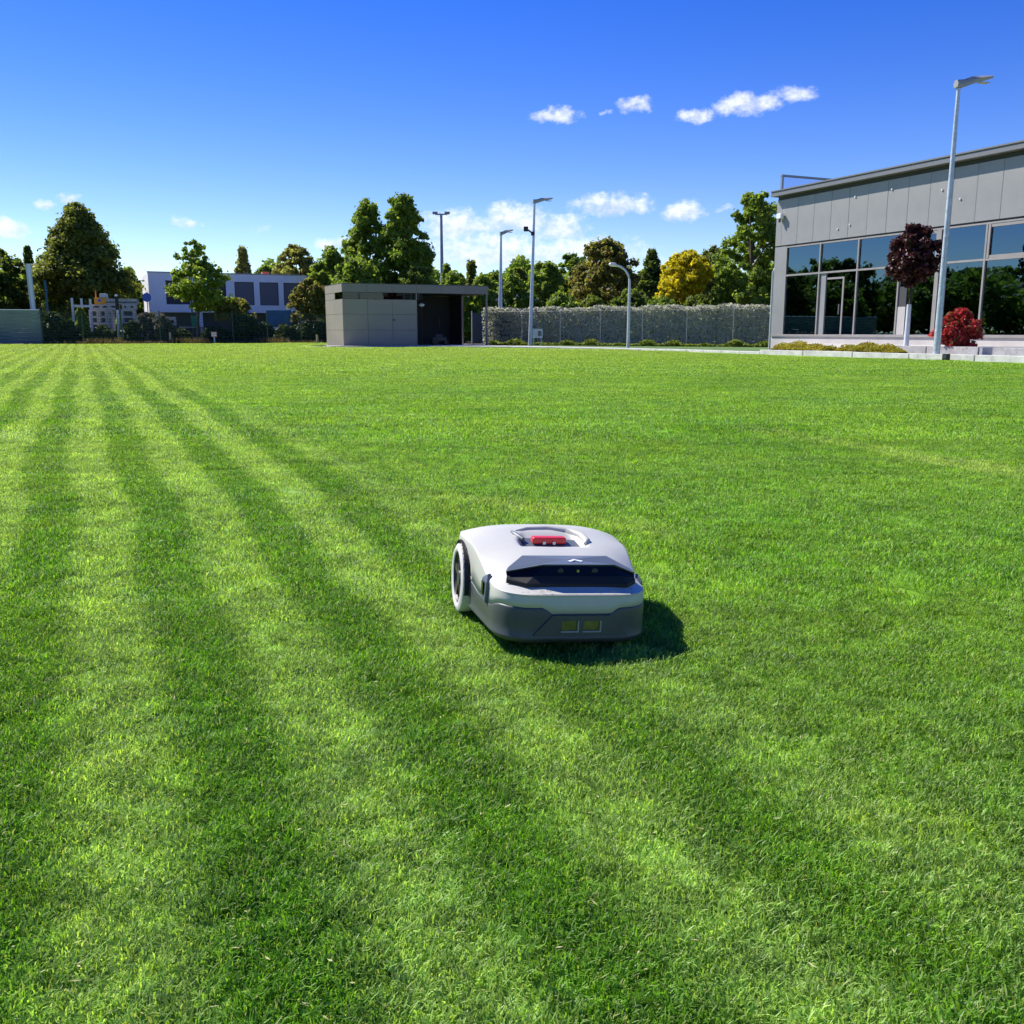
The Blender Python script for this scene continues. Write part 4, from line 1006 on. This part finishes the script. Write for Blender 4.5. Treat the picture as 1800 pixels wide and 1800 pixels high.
# shrubs behind the wire fence
sh = [(92, 548, 24, 'shrub', 'dark shrub next to the end of the metal wall'), (121, 562, 16, 'shrub', 'low dark shrub below the white pillars'), (143, 541, 14, 'cover', 'yellow green sapling climbing before the white pillars'), (178, 572, 20, 'shrub', 'low green shrub at the foot of the crate stack'), (230, 564, 20, 'shrub', 'dark shrub right of the grey bollard light'),
      (257, 548, 24, 'grey', 'greyish twiggy shrub left of the white house corner'), (284, 552, 22, 'grey', 'dark grey twiggy shrub below the white house corner'), (318, 578, 16, 'shrub', 'small dark shrub by the grey table'), (378, 574, 24, 'shrub', 'dark shrub right of the slim young tree'), (412, 523, 36, 'brown', 'spreading olive shrub below the white house windows'), (432, 552, 28, 'shrub', 'dark broad shrub under the spreading olive shrub'),
      (462, 566, 22, 'shrub', 'dark shrub left of the blue tarpaulin'), (500, 570, 22, 'shrub', 'low dark shrub below the blue tarpaulin'), (535, 566, 24, 'shrub', 'dark shrub below the olive green tree'), (566, 568, 18, 'shrub', 'dark shrub touching the left wall of the shed'), (885, 545, 16, 'grey', 'greyish shrub left of the silver hedge'), (60, 560, 20, 'dark', 'dark shrub hidden behind the metal wall')]
for i, (px, top, hw, lm_, lab) in enumerate(sh):
    if px == 412: tree('spreading_shrub', lab, px, top, 562, hw, YQ(px, 75.5), 'dome', lm_, 34, 70, .15, .3, 100 + i, cat='shrub', trunk=False)
    elif px == 885: tree('shrub', lab, px, top, 606, hw, 60, 'dome', lm_, 26, 80, .12, .36, 100 + i, cat='shrub', trunk=False)
    else: tree('shrub', lab, px, top, 606, hw, YQ(px, 73.3 + (i % 3) * .35), 'dome', lm_, 32, 80, .14, .34, 100 + i, cat='shrub', trunk=False)

def volume_leaves(n, sx, sy, sz, size, r, surf=.6):
    p = r.uniform(-.5, .5, (n, 3)); k = r.random(n) < surf; ax = r.integers(0, 3, n); sg = np.where(r.random(n) < .5, -.5, .5)
    ax = np.where(ax == 0, 1, ax)
    for a in (1, 2):
        kk = k & (ax == a); p[kk, a] = (sg[kk] if a == 1 else .5) * r.uniform(.8, 1.06, kk.sum())
    p[:, 2] += .5
    out = np.stack([np.zeros(n), np.sign(p[:, 1]) * (np.abs(p[:, 1]) > .35), (p[:, 2] > .85) * 1.0], 1)
    return p * np.array([sx, sy, sz]), out
def hedge():
    r = np.random.default_rng(3)
    a, b = Vector((-1.6, 60.4, 0)), Vector((17.2, 49.4, 0)); d = b - a; ang = atan2(d.y, d.x); Ln = d.length
    T = thing('silver_hedge', 'long clipped silver grey hedge between the shed and the glazed building', 'hedge', (a + b) / 2, ang)
    p, o = volume_leaves(30000, Ln, 1.0, 2.18, .1, r)
    x = p[:, 0]; p[:, 2] *= 1 + .02 * np.sin(x * 1.7) + .018 * np.sin(x * 4.1 + 1); p[:, 1] += .03 * np.sin(x * 2.9)
    V, F = leaf_quads(p, o, .082, r)
    link('foliage', np_mesh('hedge_leaves', V, F), LM['silver'], T)
    m = MB()
    for i in range(40):
        x = -Ln/2 + Ln * (i + .5) / 40; m.tube([(x, 0, 0), (x + r.normal(0, .1), r.normal(0, .1), 1.0), (x + r.normal(0, .2), r.normal(0, .2), 1.9)], [.03, .025, .01], 5)
    m.build('stems', M_bark, T)
    # chain link fence in front of it
    W2 = thing('chain_link_fence', 'galvanised chain link fence standing in front of the silver hedge', 'fence', (a + b) / 2 + Vector((sin(ang), -cos(ang), 0)) * .78, ang)
    Mw = mat('galv_wire', (.38, .40, .40), .5, metal=.3)
    for i in range(9):
        x = -Ln/2 + .4 + i * (Ln - .8) / 8
        MB().tube([(x, 0, 0), (x, 0, 2.05), (x, .12, 2.2)], .022, 8).build('post', Mw, W2)
    w = MB()
    for z in (.12, 2.02): w.tube([(-Ln/2 + .4, -.035, z), (Ln/2 - .4, -.035, z)], .004, 4)
    w.build('tension_wire', Mw, W2)
    w = MB(); st = .11; nX = int((Ln - .8) / st)
    for sgn in (1, -1):
        for i in range(-18, nX):
            x0 = -Ln/2 + .4 + i * st; x1 = x0 + 1.9; z0, z1 = .12, 2.02
            if x0 < -Ln/2 + .4: z0 += (-Ln/2 + .4 - x0); x0 = -Ln/2 + .4
            if x1 > Ln/2 - .4: z1 -= x1 - (Ln/2 - .4); x1 = Ln/2 - .4
            if sgn < 0: z0, z1 = 2.14 - z0, 2.14 - z1
            h = .0035
            b0 = len(w.v); w.v += [(x0, -.03, z0 - h), (x1, -.03, z1 - h), (x1, -.03, z1 + h), (x0, -.03, z0 + h)]; w.f.append((b0, b0+1, b0+2, b0+3))
    tag(w.build('mesh', Mw, W2), kind='stuff')
    # low green cover along its foot
    gcv = np.random.default_rng(4)
    n = 9000; x = gcv.uniform(-Ln/2 + 1, Ln/2, n); h = .14 + .12 * np.sin(x * 1.3) + .15 * np.sin(x * 3.7)
    pts = np.stack([x, gcv.uniform(-1.55, -.85, n), gcv.uniform(0, 1, n)**.7 * np.maximum(.12, h)], 1)
    V, F = leaf_quads(pts, np.tile(np.array([[0, -.4, .6]]), (n, 1)), .075, gcv)
    o = link('ground_cover', np_mesh('ground_cover', V, F), LM['cover']); o.location = (a + b) / 2; o.rotation_euler = (0, 0, ang)
    tag(o, 'low yellow green ground cover along the foot of the silver hedge', 'ground cover', kind='stuff')
hedge()

# rough strip of dry grass under the wire fence
def rough():
    r = np.random.default_rng(9); n = 9000
    p = r.uniform(-2.4, 22, n); q = r.uniform(71.3, 73.2, n)
    b = np.stack([p * CA - q * SA, p * SA + q * CA, np.zeros(n)], 1)
    h = r.uniform(.08, .38, n) * (.6 + .6 * (np.sin(p * 1.1) > .2)); a = r.uniform(0, 2*pi, n); w = np.stack([np.cos(a), np.sin(a), 0*a], 1) * .02
    tip = b + np.stack([r.normal(0, .1, n), r.normal(0, .1, n), h], 1)
    V = np.stack([b - w, b + w, tip + w*.3, tip - w*.3], 1).reshape(-1, 3)
    o = link('rough_grass', np_mesh('rough_grass', V, np.arange(n*4).reshape(n, 4)), LM['dry'])
    tag(o, 'uncut brownish grass along the foot of the wire fence', 'grass', kind='stuff')
rough()

# plants before the glazed building
mp = tree('purple_maple', 'ball shaped dark purple maple before the dark windows', 1600, 394, 496, 42, 31.5, 'round', 'maple', 52, 120, .085, .27, 80, base=Vector((at(1594, 590, 31.5).x, 31.5, .335)), tr=.05, bark=mat('dark_bark', (.03, .024, .022), .9, var=.3, scale=5))
pole = MB().tube([(0, 0, -.02), (0, 0, 1.35)], [.085, .07], 12).build('painted_trunk', mat('trunk_paint', (.55, .60, .64), .7, var=.1, scale=5), mp, smooth=True)
pole.location = (.0, 0, .0)
rb = tree('red_shrub', 'round shrub with bright red leaves on the slab wall beside the nearest lamp post', 1684, 541, 613, 37, 28.6, 'dome', 'red', 60, 110, .058, .28, 81, cat='shrub', trunk=False, base=Vector((at(1683, 600, 28.6).x, 28.6, .335)))
for i, (q0, q1, lab) in enumerate(((24.9, 27.7, 'left bed of low yellow flowers behind the kerb'), (21.9, 24.5, 'right bed of low yellow flowers behind the kerb'))):
    r = np.random.default_rng(20 + i); n = 5200
    T = thing('flower_bed', lab, 'flower bed', G(23.2, (q0 + q1) / 2, .15), GRID, 'flower beds before the glazed front')
    Ln = q1 - q0; x = r.uniform(-.4, .4, n); y = r.uniform(-Ln/2, Ln/2, n)
    hh = .36 * np.sqrt(np.maximum(.02, 1 - (x / .43)**2)) * (.7 + .3 * np.sin(y * 5 + i) * np.sin(y * 2.3 + 1)) * np.minimum(1, (Ln/2 - np.abs(y)) / .25 + .25)
    V, F = leaf_quads(np.stack([x, y, r.uniform(.2, 1, n) * hh], 1), np.stack([x, 0*y, 0*y + .4], 1), .032, r)
    link('leaves', np_mesh('bed_leaves', V, F), LM['flower'], T)
    MB().box(-.42, .42, -Ln/2, Ln/2, -.02, .02).build('soil', M_soil, T)
# ------------------------------------------------------------------ robot mower
def mower():
    M_white = mat('white_shell', (.505, .505, .445), .42, var=.03, scale=6, spec=.4)
    M_slate = mat('slate_plastic', (.056, .066, .064), .42, var=.06, scale=9, spec=.5)
    M_hood = mat('hood_slate', (.10, .122, .145), .36, spec=.45)
    M_black = mat('black_gloss', (.004, .004, .004), .16, spec=.25)
    M_matte = mat('matte_black', (.012, .012, .013), .75)
    M_red = mat('stop_red', (.62, .025, .03), .35, spec=.5)
    M_tyre = mat('white_tyre', (.60, .585, .55), .7, var=.08, scale=14)
    M_hub = mat('dark_hub', (.045, .047, .038), .5, var=.3, scale=12)
    M_pale = mat('pale_grey_plastic', (.58, .59, .60), .4)
    F = ground(1010, 1153); yaw = radians(12)
    f = Vector((sin(yaw), -cos(yaw), 0))
    root = thing('robot_mower', 'white and slate grey robot lawn mower with red stop bar on the grass', 'robot mower', F - f * .27, yaw)
    root.rotation_euler = (0, .055, yaw)            # stands a little low on its right wheels
    # plan outline, corners rounded, listed counter-clockwise from the front centre
    def outline():
        cs = [(.192, -.27, .090), (.242, .282, .125), (-.242, .282, .125), (-.192, -.27, .090)]
        pts = []
        n = len(cs)
        for i, (x, y, r) in enumerate(cs):
            a = Vector((cs[i-1][0], cs[i-1][1])); b = Vector((x, y)); c = Vector((cs[(i+1) % n][0], cs[(i+1) % n][1]))
            d1 = (a - b).normalized(); d2 = (c - b).normalized()
            s, e = b + d1 * r, b + d2 * r
            for k in range(17):
                t = k / 16; pts.append(((1-t)**2 * s + 2*t*(1-t) * (b*.93 + (s+e)*.035) + t*t * e))
        out = []
        for i in range(len(pts)):                   # even spacing along straights
            p, q = pts[i], pts[(i+1) % len(pts)]; L = (q - p).length; m = max(1, int(L / .012))
            for k in range(m): out.append(p.lerp(q, k / m))
        return out
    OL = outline(); N = len(OL)
    ss = lambda x, a, b: (lambda t: t*t*(3 - 2*t))(min(1, max(0, (x - a) / (b - a))))
    WY, WR = .139, .0985
    def arch(x, y):
        if abs(x) < .19: return 0
        d = WR + .012; t = d*d - (y - WY)**2
        return .096 + sqrt(t) if t > 0 else 0
    def lerp_tab(tab, v):
        if v <= tab[0][0]: return tab[0][1]
        for (a, za), (b, zb) in zip(tab, tab[1:]):
            if v <= b: t = (v - a) / (b - a); return za + (zb - za) * t
        return tab[-1][1]
    ZC = [(-.28, .160), (-.255, .165), (-.235, .168), (-.205, .180), (-.16, .200), (-.12, .212), (-.08, .219), (-.02, .227), (.06, .237), (.14, .247), (.20, .245), (.25, .230), (.285, .20)]
    def zcs(y): return sum(lerp_tab(ZC, y + d) for d in (-.014, -.007, 0, .007, .014)) / 5
    def zedge(x, y): return .157 + .058 * ss(y, -.17, .05) - .03 * ss(y, .22, .28)
    def seam(x, y):                                  # height where slate skirt meets white shell
        if y < -.235: 
            ax = abs(x - .010)
            return .125 - .016 * ss(.100 - ax, 0, .026)
        return .125 - .020 * ss(y, -.23, -.15) + .012 * ss(y, -.06, .03)
    def zdeck(x, y, r, ze):
        z = ze + (zcs(y) - ze) * (1 - r**3.3)
        m = ss(.098 - abs(x) - .35 * max(0, y - .03), 0, .016) * ss(y, -.022, -.006) * (1 - ss(y, .10, .13))
        return z - .022 * m * (1 - ss(y, .035, .12))
    bm = bmesh.new(); rings = []
    rs = [1.0, .992, .975, .95, .92, .88, .84] + [.80 - .03 * k for k in range(26)] + [.02, 0.0]
    spine = lambda y: max(-.17, min(.17, y * .75))
    def ring(fn): return [bm.verts.new(fn(p)) for p in OL]
    rings.append(ring(lambda p: (p.x, p.y, max(seam(p.x, p.y) + .0005, arch(p.x, p.y)))))
    rings.append(ring(lambda p: (p.x, p.y, max(seam(p.x, p.y) + .002, arch(p.x, p.y) + .001, (seam(p.x, p.y) + zedge(p.x, p.y)) / 2))))
    rings.append(ring(lambda p: (p.x, p.y, max(zedge(p.x, p.y) - .008, arch(p.x, p.y) + .003))))
    for r in rs:
        def fn(p, r=r):
            sy = spine(p.y); x = p.x * r; y = sy + (p.y - sy) * r
            ze = max(zedge(p.x, p.y), arch(p.x, p.y) + .006)
            return (x * (.993 if r == 1.0 else 1), y * (.996 if r == 1.0 else 1), zdeck(x, y, r, ze))
        rings.append(ring(fn))
    for a, b in zip(rings, rings[1:]):
        for i in range(N):
            j = (i + 1) % N; bm.faces.new((a[i], a[j], b[j], b[i]))
    bmesh.ops.remove_doubles(bm, verts=bm.verts, dist=2e-4)
    bmesh.ops.dissolve_degenerate(bm, dist=1e-5, edges=bm.edges)
    for fc in bm.faces: fc.smooth = True
    me = bpy.data.meshes.new('shell'); bm.to_mesh(me); bm.free()
    sh = link('shell', me, M_white, root)
    md = sh.modifiers.new('thickness', 'SOLIDIFY'); md.thickness = .004; md.offset = -1
    # slate skirt
    bm = bmesh.new()
    def off(p, d): c = Vector((0, max(-.15, min(.15, p.y)))); v = (p - c).normalized(); return p + v * d
    tops = [max(seam(p.x, p.y), arch(p.x, p.y)) for p in OL]
    lev = [(-.020, .030), (-.006, .0345), (.0005, .0415), (.004, .044), (.004, .049), (.0015, .053), (.002, None)]
    rg = []
    for d, z in lev[:-1]:
        rg.append([bm.verts.new((*off(p, d), max(z, min(tops[i], arch(p.x, p.y))))) for i, p in enumerate(OL)])
    for k in (.33, .66, .93):
        rg.append([bm.verts.new((*off(p, .002), max(.053 + (tops[i] - .053) * k, min(tops[i], arch(p.x, p.y))))) for i, p in enumerate(OL)])
    rg.append([bm.verts.new((*off(p, .0005), tops[i])) for i, p in enumerate(OL)])
    rg.append([bm.verts.new((*off(p, -.004), tops[i] + .0003)) for i, p in enumerate(OL)])
    for a, b in zip(rg, rg[1:]):
        for i in range(N):
            j = (i + 1) % N
            vs = [a[i], a[j], b[j], b[i]]
            if (a[i].co - b[i].co).length < 2e-5 and (a[j].co - b[j].co).length < 2e-5: continue
            fc = bm.faces.new(vs); fc.smooth = True
    bmesh.ops.remove_doubles(bm, verts=bm.verts, dist=1e-5)
    me = bpy.data.meshes.new('skirt'); bm.to_mesh(me); bm.free()
    sk = link('skirt', me, M_slate, root); md = sk.modifiers.new('thickness', 'SOLIDIFY'); md.thickness = .003; md.offset = -1
    # chassis that closes the body underneath and behind the wheels
    MB().prism([(-.13, -.235), (.13, -.235), (.165, -.20), (.182, .02), (.182, .26), (-.182, .26), (-.182, .02), (-.165, -.20)], .028, .15).build('chassis', M_matte, root, bevel=.01)
    # front panel, raised trapezoid with two contact windows (plate built round the openings)
    cx = .010; y0, y1 = -.2775, -.266
    zt_, zb_ = .107, .056; xw = [(-.050, -.008), (.006, .050)]
    wz0, wz1 = .066, .093
    pl = MB()
    def trap(xa0, xa1, xb0, xb1, za, zb):           # bottom edge a, top edge b
        pl.quadbox([(cx+xa0, y0, za), (cx+xa1, y0, za), (cx+xa1, y1, za), (cx+xa0, y1, za), (cx+xb0, y0, zb), (cx+xb1, y0, zb), (cx+xb1, y1, zb), (cx+xb0, y1, zb)])
    L_ = lambda z: -.122 + (z - zb_) / (zt_ - zb_) * .047; R_ = lambda z: -L_(z)
    trap(L_(zb_), R_(zb_), L_(wz0), R_(wz0), zb_, wz0); trap(L_(wz1), R_(wz1), L_(zt_), R_(zt_), wz1, zt_)
    trap(L_(wz0), xw[0][0], L_(wz1), xw[0][0], wz0, wz1); trap(xw[0][1], xw[1][0], xw[0][1], xw[1][0], wz0, wz1); trap(xw[1][1], R_(wz0), xw[1][1], R_(wz1), wz0, wz1)
    fp = pl.build('front_panel', M_slate, root)
    M_win = mat('contact_amber', (.13, .135, .025), .3, var=.2, scale=40)
    M_rim = mat('bright_rim', (.26, .27, .27), .35)
    for a, b in xw:
        w = MB().box(cx + a - .001, cx + b + .001, -.2745, -.2730, wz0 - .001, wz1 + .001).build('contact_window', M_win, root)
        rm = MB(); t = .0022
        rm.box(cx+a-.002, cx+b+.002, -.2790, -.2777, wz0 - .002, wz0 + t).box(cx+b-t, cx+b+.002, -.2790, -.2777, wz0 + t, wz1 + .001)
        rm.build('rim', M_rim, w)
    # visor: slate hood over a black glass band
    hz = lambda x, y, z: (x, y, z)
    hood_top = [(-.112, -.108, .2215), (.118, -.108, .2215), (.166, -.172, .202), (.174, -.192, .1945), (.108, -.214, .2225), (-.082, -.214, .2225), (-.172, -.190, .1990), (-.162, -.170, .205)]
    hb = MB(); n = len(hood_top)
    hb.v = [p for p in hood_top] + [(x * .97, y + (.010 if y < -.15 else 0), z - (.007 if y < -.15 else .03)) for x, y, z in hood_top]
    ctr = len(hb.v); hb.v += [(0.0, -.165, .2235), (0, -.165, .19)]
    for i in range(n):
        j = (i + 1) % n; hb.f += [(i, j, ctr), (n + j, n + i, ctr + 1), (j, i, n + i, n + j)]
    hb.build('visor_hood', M_hood, root, bevel=.0022, seg=2)
    lg = MB()
    for s_ in (-1, 1): lg.quadbox([(.010 + s_*.020, -.186, 0.2222), (.010 + s_*.014, -.192, 0.2216), (.010, -.181, 0.2232), (.010, -.172, 0.2237), (.010 + s_*.020, -.186, 0.2257), (.010 + s_*.014, -.192, 0.2250), (.010, -.181, 0.2263), (.010, -.172, 0.2268)])
    lg.build('chevron_emblem', mat('emblem_white', (.8, .8, .8), .4), root)
    top = [(-.169, -.184, .1955), (-.082, -.206, .2165), (.108, -.206, .2165), (.172, -.186, .1915)]
    bot = [(-.168, -.192, .1870), (-.104, -.2150, .1925), (.124, -.2150, .1925), (.170, -.194, .1840)]
    gl = MB(); gl.v = top + bot + [(x * .95, y + .04, z - .012) for x, y, z in top] + [(x * .95, y + .04, z) for x, y, z in bot]
    for i in range(3): gl.f += [(i, i+1, 5+i, 4+i), (8+i+1, 8+i, 12+i, 12+i+1), (i+1, i, 8+i, 8+i+1), (4+i, 5+i, 13+i, 12+i)]
    gl.f += [(0, 4, 12, 8), (3, 11, 15, 7)]
    vg_ = gl.build('visor_glass', M_black, root)
    lip = [(-.170, -.196, .1800), (-.125, -.2300, .1775), (.140, -.2300, .1760), (.172, -.198, .1780)]
    lb = MB(); lb.v = bot + lip + [(x, y, z - .010) for x, y, z in bot] + [(x, y, z - .010) for x, y, z in lip]
    for i in range(3): lb.f += [(i, i+1, 5+i, 4+i), (4+i, 5+i, 13+i, 12+i), (8+i, 12+i, 13+i, 9+i)]
    lb.f += [(0, 4, 12, 8), (3, 11, 15, 7)]
    lb.build('visor_sill', M_matte, root)
    for x, r_, m_ in ((-.034, .0085, M_hub), (.056, .0085, M_hub), (.012, .0035, mat('amber_led', (.55, .45, .06), .3))):
        MB().tube([(x, -.2085, .2055), (x, -.2125, .2045)], [r_, r_ * .9], 20).build('camera_lens' if r_ > .005 else 'status_light', m_, vg_, smooth=True)
    # stop bar in its recess
    dz = lambda y: zcs(y)
    pit = [(-.088, .075), (-.060, .012), (-.040, -.004), (.070, -.004), (.088, .010), (.080, .06)]
    pb_ = MB(); pb_.v = [(x, y, dz(y) - .0235) for x, y in pit] + [(x * .97, y + .002, dz(y) - (.0165 if y < .03 else .010)) for x, y in pit]
    n = 6; pb_.f = [tuple(range(5, -1, -1)), tuple(range(6, 12))] + [(i, (i+1) % 6, 6 + (i+1) % 6, 6 + i) for i in range(6)]
    pb_.build('button_well', M_hood, root, bevel=.001)
    rb = MB(); rb.box(-.052, .045, .026, .058, dz(.03) - .012, dz(.04) + .0055)
    rb.build('stop_bar', M_red, root, smooth=True, bevel=.007, seg=3)
    for x in (-.02, .008): MB().box(x - .004, x + .004, .0195, .0215, dz(.02) - .010, dz(.02) - .003).build('bar_notch', M_pale, root)
    # handle bow behind and right of the bar, dark grip at its left tip
    MB().tube([(.092, .004, dz(.004) - .001), (.103, .025, dz(.025) - .001), (.098, .07, dz(.07) - .001), (.066, .115, dz(.115) - .001), (.01, .130, dz(.13) - .002), (-.05, .124, dz(.124) - .002), (-.085, .108, dz(.108) - .003)], [.004, .010, .012, .012, .011, .009, .005], 12).build('handle_rim', M_white, root, smooth=True)
    MB().tube([(-.096, .104, dz(.10) - .003), (-.090, .078, dz(.078) - .004), (-.074, .048, dz(.048) - .006)], [.005, .009, .006], 10).build('handle_grip', M_hood, root, smooth=True)
    # a few grass clippings caught on the front ledge and hood
    r_ = np.random.default_rng(12); n = 46
    x = r_.uniform(-.15, .16, n); y = np.where(r_.random(n) < .7, r_.uniform(-.262, -.236, n), r_.uniform(-.2, -.05, n))
    z = np.array([zcs(v) for v in y]) + .0012; keep = (y < -.23) | (np.abs(x) > .19); x, y, z = x[keep], y[keep], z[keep]
    z = np.minimum(z, .1695)
    a = r_.uniform(0, 2*pi, x.size); Lc = r_.uniform(.002, .007, x.size)
    d = np.stack([np.cos(a), np.sin(a), r_.normal(0, .15, x.size)], 1) * Lc[:, None]; w_ = np.stack([-np.sin(a), np.cos(a), 0*a], 1) * .0009
    b = np.stack([x, y, z], 1); V = np.stack([b - d, b - w_, b + d, b + w_], 1).reshape(-1, 3)
    tag(link('clippings', np_mesh('clippings', V, np.arange(len(V)).reshape(-1, 4)), mat('clipping_green', (.10, .13, .03), .7), root), kind='stuff')
    # side bumper sensors
    for s_ in (-1, 1):
        x = s_ * .203
        a = MB(); a.v = [(x - s_*.016, -.146, .098), (x + s_*.010, -.142, .104), (x + s_*.012, -.106, .112), (x - s_*.012, -.098, .108), (x - s_*.016, -.152, .148), (x + s_*.008, -.148, .158), (x + s_*.012, -.108, .162), (x - s_*.012, -.100, .158), (x - s_*.006, -.126, .178), (x + s_*.003, -.126, .175)]
        a.f = [(3,2,1,0), (0,1,5,4), (1,2,6,5), (2,3,7,6), (3,0,4,7), (4,5,9,8), (5,6,9), (6,7,8,9), (7,4,8)]
        b_ = a.build('side_bumper', M_hood, root, bevel=.0015)
        MB().box(min(x + s_*.0122, x + s_*.0142), max(x + s_*.0122, x + s_*.0142), -.132, -.112, .122, .156).build('bumper_slot', M_black, b_)
    # wheels, axle and arch liner
    for s_ in (-1, 1):
        xo = s_ * .243; w_ = -s_ * .046
        prof = [(xo - s_*.004, .073), (xo - s_*.001, .077), (xo, .086), (xo - s_*.005, .0955), (xo + w_*.5, .0985), (xo + w_ + s_*.004, .0955), (xo + w_, .083), (xo + w_, .05)]
        w = MB().lathe_x(prof, 0, WY, .0985, 56).build('rear_wheel', M_tyre, root, smooth=True, angle=50)
        tr = MB()
        for k in range(30):
            a = 2*pi*k/30; ca, sa = cos(a), sin(a)
            pts = []
            for xx, rr in ((xo - s_*.006, .0945), (xo + w_ + s_*.006, .0945)):
                for dd in (-.0035, .0035):
                    for rr2 in (rr, rr + .0026): pts.append((xx, WY + rr2*ca - dd*sa, .0985 + rr2*sa + dd*ca))
            b0 = len(tr.v); tr.v += pts; 
            for q in ((0,1,3,2),(4,6,7,5),(0,2,6,4),(1,5,7,3),(0,4,5,1),(2,3,7,6)): tr.f.append(tuple(b0 + i for i in q))
        tr.build('tread', M_tyre, w)
        h = MB().lathe_x([(xo - s_*.003, .0745), (xo - s_*.012, .069), (xo - s_*.018, .045), (xo - s_*.014, .024), (xo - s_*.006, .020), (xo - s_*.005, .0)], 0, WY, .0985, 40).build('hub', M_hub, w, smooth=True, angle=40)
        sp_ = MB()
        for k in range(5):
            a = 2*pi*k/5 + .3; ca, sa = cos(a), sin(a)
            for rr0, rr1 in ((.022, .066),):
                pts = []
                for rr, wd in ((rr0, .006), (rr1, .010)):
                    for dd in (-wd, wd):
                        for xx in (xo - s_*.016, xo - s_*.007): pts.append((xx, WY + rr*ca - dd*sa, .0985 + rr*sa + dd*ca))
                b0 = len(sp_.v); sp_.v += pts
                for q in ((0,1,3,2),(4,6,7,5),(0,2,6,4),(1,5,7,3),(0,4,5,1),(2,3,7,6)): sp_.f.append(tuple(b0 + i for i in q))
        sp_.build('spokes', M_hub, w)
        lin = MB(); nseg = 18
        for k in range(nseg + 1):
            a = -.25 + (pi + .5) * k / nseg
            for xx in (s_*.236, s_*.18): lin.v.append((xx, WY + .107 * cos(a), .0985 + .107 * sin(a)))
        for k in range(nseg): lin.f.append((2*k, 2*k+1, 2*k+3, 2*k+2))
        lin.build('arch_liner', M_matte, root, smooth=True)
    for s_ in (-1, 1):                               # front castors under the hull
        MB().tube([(s_*.10 - .012, -.17, .024), (s_*.10 + .012, -.17, .024)], .024, 20).build('castor', M_matte, root, smooth=True)
    MB().tube([(0, 0, .03), (0, 0, .018)], .10, 28).build('cutting_disc', M_matte, root)
mower()
